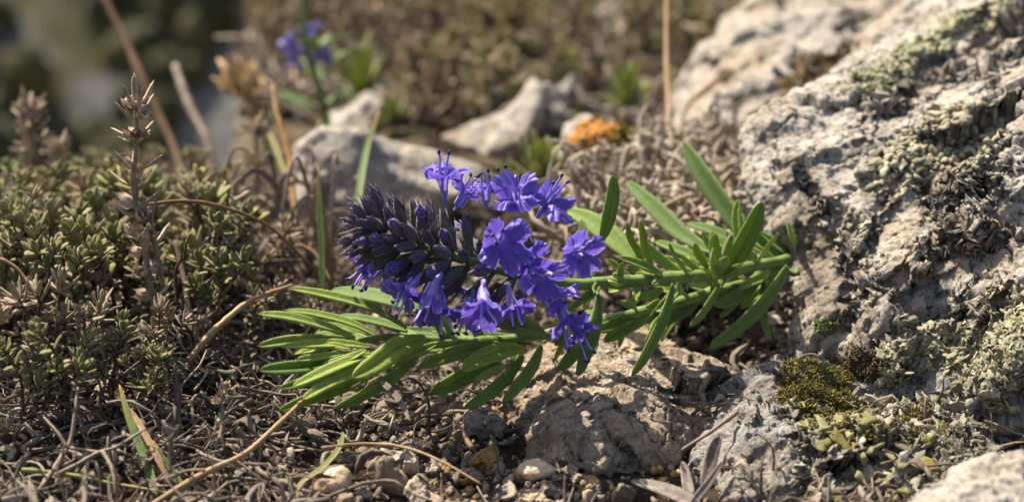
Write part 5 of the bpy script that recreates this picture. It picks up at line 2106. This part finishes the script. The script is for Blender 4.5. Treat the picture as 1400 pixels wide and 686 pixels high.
for tip, base, w, bow, kind, face in LV:
    if tip[0] < 760:
        tip = (tip[0], tip[1], tip[2] + 1.25)
        base = (base[0], base[1], base[2] + .75)
    w *= .85
    b, e = P(*base), P(*tip)
    s = FILM * 33.5 / 1400
    mid = (b + e) / 2
    dv = e - b
    pv = nrm(np.cross(dv, CAM - mid))      # sideways in view
    if pv[2] < 0:
        pv = -pv
    q1 = b + dv * .33 + pv * (-bow) * s * .8 + rng.normal(size=3) * .02
    q2 = b + dv * .70 + pv * (-bow) * s * .7 + rng.normal(size=3) * .02
    C = spline([b, q1, q2, e], 26)
    mb = MB()
    blade(mb, C, w * .5 * s, w * .12 * s + .014, face, 18, np.clip(kind + (.14 if tip[0] < 760 else .04) + rng.normal() * .12, 0, 1), None, .8, roll=.12, fold=rng.uniform(.12, .34), base=.35, tipp=rng.uniform(.52, .68), jag=.012)
    # short pale down along the margins
    LV_ = mb.v[0][:26 * 18].reshape(26, 18, 3)
    rim = np.concatenate([LV_[:, 0], LV_[:, 9], LV_[:, 1], LV_[:, 8]])
    cen = np.tile(LV_.mean(1), (4, 1))
    hv = MB()
    hairs_on(hv, rim, nrm(rim - cen), .030, 170, .003)
    ht = np.tile([1.0, 1.0, .5], (len(hv.v[0]), 1))
    mb.add(hv.v[0], None, hv.t[0], ht)
    hpart(mb, 'leaf', M['hleaf'], None, b)

# calyces, buds and flowers on the spike
u = np.linspace(0, 1, 90)
i0 = 56                                    # spike starts here along the stem
AXS = spline(AX[i0:], 60)[::-1]            # tip first
TT = nrm(np.gradient(AXS, axis=0))


def spike_point(t):
    k = int(np.clip(t * 59, 1, 58))
    return AXS[k], -TT[k]                  # towards the tip


def star_cup(mb, base, axis_, upv, L, r, tone, hairs=0, teeth=5, open_=.2, tooth=.42):
    cup(mb, base, axis_, L, r, teeth, open_, tone, 12, 30, tooth)


hair_mb = MB()
ncal = 0
for ring in range(13):
    t = .015 + (ring / 12.5) ** 1.05 * .93
    cnt = [3, 5, 7, 8, 9, 10, 10, 10, 10, 9, 9, 8, 7][ring]
    for k in range(cnt):
        a = k / cnt * 2 * PI + ring * .55 + rng.normal() * .12
        tt = np.clip(t + rng.normal() * .012, 0, .99)
        c, ax = spike_point(tt)
        X = nrm(np.cross(ax, [0, -.2, 1]))
        Y = np.cross(ax, X)
        out = math.cos(a) * X + math.sin(a) * Y
        el = np.interp(tt, [0, .15, .5, 1], [.28, .65, 1.0, 1.15]) + rng.normal() * .1
        dv = math.sin(el) * out + math.cos(el) * ax
        L = np.interp(tt, [0, .1, .3, 1], [.46, .62, .80, .74]) * rng.uniform(.88, 1.12)
        b = c + out * .10
        mb = MB()
        stalk = b + dv * L * .22
        tube(mb, np.array([b - out * .06, b + dv * L * .12, stalk + dv * .03]), .045, 6, (.9, 0), 0)
        closed = rng.random() < .8
        cup(mb, stalk, dv, L * rng.uniform(.85, 1.08), L * rng.uniform(.115, .15), 5, rng.uniform(-.93, -.8) if closed else rng.uniform(-.1, .2), rng.random() ** 2, 12, 30, .22 if closed else .36)
        # one pointed bract under it
        C2 = spline([b, b + dv * L * .5 + out * .03 - ax * .07, b + dv * L * .95 - ax * .13, b + dv * L * 1.22 - ax * .10 + out * .05], 10)
        blade(mb, C2, .042, .014, out, 8, rng.random() * .6, None, .3, fold=.4)
        cobj = hpart(mb, 'calyx', M['calyx'], None, b)
        ncal += 1
        # fuzz
        pts = mb.v[1].reshape(-1, 3)
        hairs_on(hair_mb, pts, nrm(pts - (stalk + dv * L * .3)), .05, 110)
        # round violet buds peep out of the middle whorls
        if .22 < tt < .85 and rng.random() < .36:
            tv, tq = sphere_t(16, 22)
            br = rng.uniform(.085, .13)
            z = tv[:, 2:3]
            vv = np.concatenate([tv[:, :2] * (1 - .45 * np.clip(tv[:, 2:3], 0, 1) ** 1.5), tv[:, 2:3] * 1.45], 1) * br * (1 + .05 * np.cos(5 * np.arctan2(tv[:, 1:2], tv[:, 0:1])) * np.clip(z, 0, 1))
            B = basis(dv[None], np.array([rng.uniform(0, 6)]))[0]
            cc = stalk + dv * L * .74
            vv = vv @ B.T + cc
            mb = MB()
            mb.add(vv, tq)
            hpart(mb, 'bud', M['bud'], None, cc)
            hairs_on(hair_mb, vv, nrm(vv - cc), .03, 60)
o = hpart(hair_mb, 'fuzz', M['hair'])
o['kind'] = 'stuff'


def corolla(seed, size):
    """two-lipped flower: +Z opens, +Y upper lip. returns V, Q, tone"""
    r = np.random.default_rng(seed)
    nph, ns = 120, 30
    ph = np.arange(nph) / nph * 2 * PI
    lobes_ = [(90 - 28, 40, .50, 42), (90 + 28, 40, .50, 42), (190, 41, .52, 78), (350, 41, .52, 78), (270, 46, .68, 98)]
    L = np.full(nph, .2)
    al = np.zeros(nph)
    dm = np.full(nph, 9.0)
    wsum = np.zeros(nph)
    for c, hw, ln, an in lobes_:
        c += r.normal() * 4
        ln *= r.uniform(.85, 1.15)
        an += r.normal() * 10
        d = np.abs((np.degrees(ph) - c + 180) % 360 - 180) / hw
        l = ln * np.clip(1 - d ** 3.2, 0, 1) ** .55
        if c > 255 and c < 285:
            l = l * (1 - .22 * np.exp(-(d / .16) ** 2))
        l = l * (1 + .05 * np.sin(ph * 23 + c) + .04 * np.sin(ph * 37 + 2 * c))
        L = np.maximum(L, l)
        dm = np.minimum(dm, d)
        w = np.exp(-(d * 1.3) ** 2)
        al += w * (an + r.normal() * 9)
        wsum += w
    al = np.radians(al / (wsum + 1e-6))
    s = np.linspace(0, 1, ns)
    nt = 11
    V = np.zeros((ns, nph, 3))
    tone = np.zeros((ns, nph, 3))
    rho0 = .13
    # tube
    for i in range(nt):
        f = i / (nt - 1)
        rad = np.interp(f, [0, .4, 1], [.045, .075, rho0])
        V[i, :, 0] = np.cos(ph) * rad
        V[i, :, 1] = np.sin(ph) * rad
        V[i, :, 2] = -.62 * (1 - f)
        tone[i, :, 2] = f * .42
    rho = np.full(nph, rho0)
    z = np.zeros(nph)
    ruf = r.uniform(0, 6.28)
    for i in range(nt, ns):
        f = (i - nt + 1) / (ns - nt)
        beta = np.radians(18) + (al - np.radians(18)) * np.clip(f * 1.7, 0, 1) + np.radians(22) * np.clip(f - .6, 0, 1)
        st = L / (ns - nt)
        rho = rho + np.sin(beta) * st
        z = z + np.cos(beta) * st
        wv = .045 * np.sin(ph * 8 + ruf) * f * f + .03 * np.sin(ph * 17 + ruf * 2) * f ** 3 - .16 * np.minimum(dm, 1.2) ** 2 * f
        V[i, :, 0] = np.cos(ph) * rho
        V[i, :, 1] = np.sin(ph) * rho
        V[i, :, 2] = z + wv
        tone[i, :, 2] = .42 + .58 * f
    # cup each lobe a little
    tone[..., 0] = r.random()
    tone[..., 1] = ph[None] / (2 * PI)
    V = V + .045 * fbm(V.reshape(-1, 3) * 4.5, 3, seed).reshape(ns, nph, 1)
    return V.reshape(-1, 3) * size, grid_quads(ns, nph), tone.reshape(-1, 3)


#       throat pixel, d,   opening direction (right, up, toward camera), upper-lip direction, size
FL = [
    ((606, 246, 33.2), (-.05, .85, .45), (.1, -.3, .9), 1.0, 'on top of the spike, the highest'),
    ((634, 266, 34.2), (.5, .8, .0), (0, .2, 1), .7, ''),
    ((704, 268, 32.8), (-.15, .6, .7), (-.6, .6, -.2), .98, ''),
    ((752, 276, 33.0), (.45, .55, .6), (-.2, .9, -.4), .95, ''),
    ((684, 330, 31.7), (.12, .05, 1), (-.7, .75, .1), 1.05, ''),
    ((790, 344, 32.2), (.4, .0, .9), (-.6, .8, .2), 1.0, ''),
    ((738, 374, 31.9), (.45, -.25, .85), (-.3, .9, .3), .95, ''),
    ((762, 398, 32.3), (.65, -.45, .6), (-.2, .9, .3), .85, ''),
    ((772, 438, 32.4), (.35, -.85, .45), (-.6, .1, .6), .9, ''),
    ((588, 404, 32.2), (-.35, -.8, .4), (.5, .2, .8), 1.0, ''),
    ((662, 414, 31.9), (.05, -.75, .65), (.1, .6, .8), 1.05, ''),
    ((522, 368, 33.6), (-.45, -.75, .2), (-.5, .5, .6), .85, ''),
    ((612, 392, 33.6), (-.1, -.9, .1), (-.5, .2, .6), .8, ''),
    ((556, 398, 32.3), (-.6, -.7, .35), (.6, -.3, .6), .85, ''),
    ((604, 420, 32.4), (.1, -.85, .45), (.5, .2, .7), .9, ''),
    ((702, 416, 32.5), (.25, -.8, .5), (-.4, .3, .7), .85, ''),
    ((790, 452, 32.7), (.5, -.8, .25), (-.5, .3, .6), .9, ''),
    ((640, 424, 32.7), (-.25, -.85, .3), (.3, .4, .7), .8, ''),
    ((500, 362, 33.6), (-.7, -.6, .2), (.4, -.5, .6), .75, ''),
    ((662, 262, 33.6), (-.1, .8, .4), (.2, .3, .8), .7, ''),
    ((722, 352, 32.2), (.2, -.3, .9), (-.6, .6, .2), .8, ''),
]


def vdir(v):
    return nrm(v[0] * RT + v[1] * UP - v[2] * FW)


for k, (tp, dr, upv, size, _) in enumerate(FL):
    Z = vdir(dr)
    Yv = vdir(upv)
    Yv = nrm(Yv - Z * (Yv @ Z))
    Xv = np.cross(Yv, Z)
    B = np.stack([Xv, Yv, Z], 1)
    c = P(*tp)
    size = size * .86
    V, Q, tn = corolla(40 + k, size)
    mb = MB()
    mb.add(V @ B.T + c, Q, None, tn)
    fl = hpart(mb, 'flower', M['petal'], None, c)
    # four stamens and a style leave the throat under the upper lip
    r = np.random.default_rng(70 + k)
    for q, (sx, sy, ln) in enumerate([(-.05, .03, .84), (.05, .03, .78), (-.10, -.03, .6)][:2 + k % 2]):
        ln = ln * size * r.uniform(.85, 1.1)
        e = np.array([sx * 3.2 + r.normal() * .06, .16 + sy * 2 + r.normal() * .06, 1.0]) 
        e = nrm(e) * ln
        pts = spline([[sx, sy, -.25], [sx * 1.3, sy + .03, ln * .3], e * .75 + [0, .03, 0], e], 14) 
        mb = MB()
        tube(mb, pts @ B.T + c, np.linspace(.027, .02, 14), 6, (0, 0), 0)
        so = hpart(mb, 'stamen', M['stamen'], fl, c)
        tv, tq = sphere_t(8, 10)
        mb = MB()
        ar = r.uniform(0, 3)
        A = np.array([[math.cos(ar), 0, math.sin(ar)], [0, 1, 0], [-math.sin(ar), 0, math.cos(ar)]])
        mb.add((tv * np.array([.032, .036, .058]) @ A.T + e) @ B.T + c, tq)
        hpart(mb, 'anther', M['anther'], fl, c)

# ------------------------------------------------------------------ light
sun_dir = nrm([-.40, .38, .83])             # towards the sun
sl = bpy.data.lights.new('sun', 'SUN')
sl.energy = 4.8
sl.angle = math.radians(.55)
sl.color = (1.0, .895, .735)
so = bpy.data.objects.new('sun', sl)
COL.objects.link(so)
from mathutils import Vector
so.rotation_euler = Vector(sun_dir).to_track_quat('Z', 'Y').to_euler()
w = bpy.data.worlds.new('World')
SC.world = w
w.use_nodes = True
nt = w.node_tree
sky = nt.nodes.new('ShaderNodeTexSky')
sky.sky_type = 'NISHITA'
sky.sun_disc = False
sky.dust_density = 4.0
sky.sun_elevation = math.asin(sun_dir[2])
sky.sun_rotation = math.atan2(sun_dir[0], sun_dir[1])
bgn = nt.nodes['Background']
nt.links.new(sky.outputs[0], bgn.inputs[0])
bgn.inputs[1].default_value = .074

SC.view_settings.view_transform = 'Standard'
SC.view_settings.look = 'None'
SC.view_settings.exposure = 1.22
SC.view_settings.gamma = 1.0
SC.render.engine = 'CYCLES'
SC.cycles.use_denoising = True
SC.cycles.max_bounces = 6
SC.cycles.diffuse_bounces = 3
SC.cycles.glossy_bounces = 2
SC.cycles.transmission_bounces = 3
SC.cycles.sample_clamp_indirect = 4
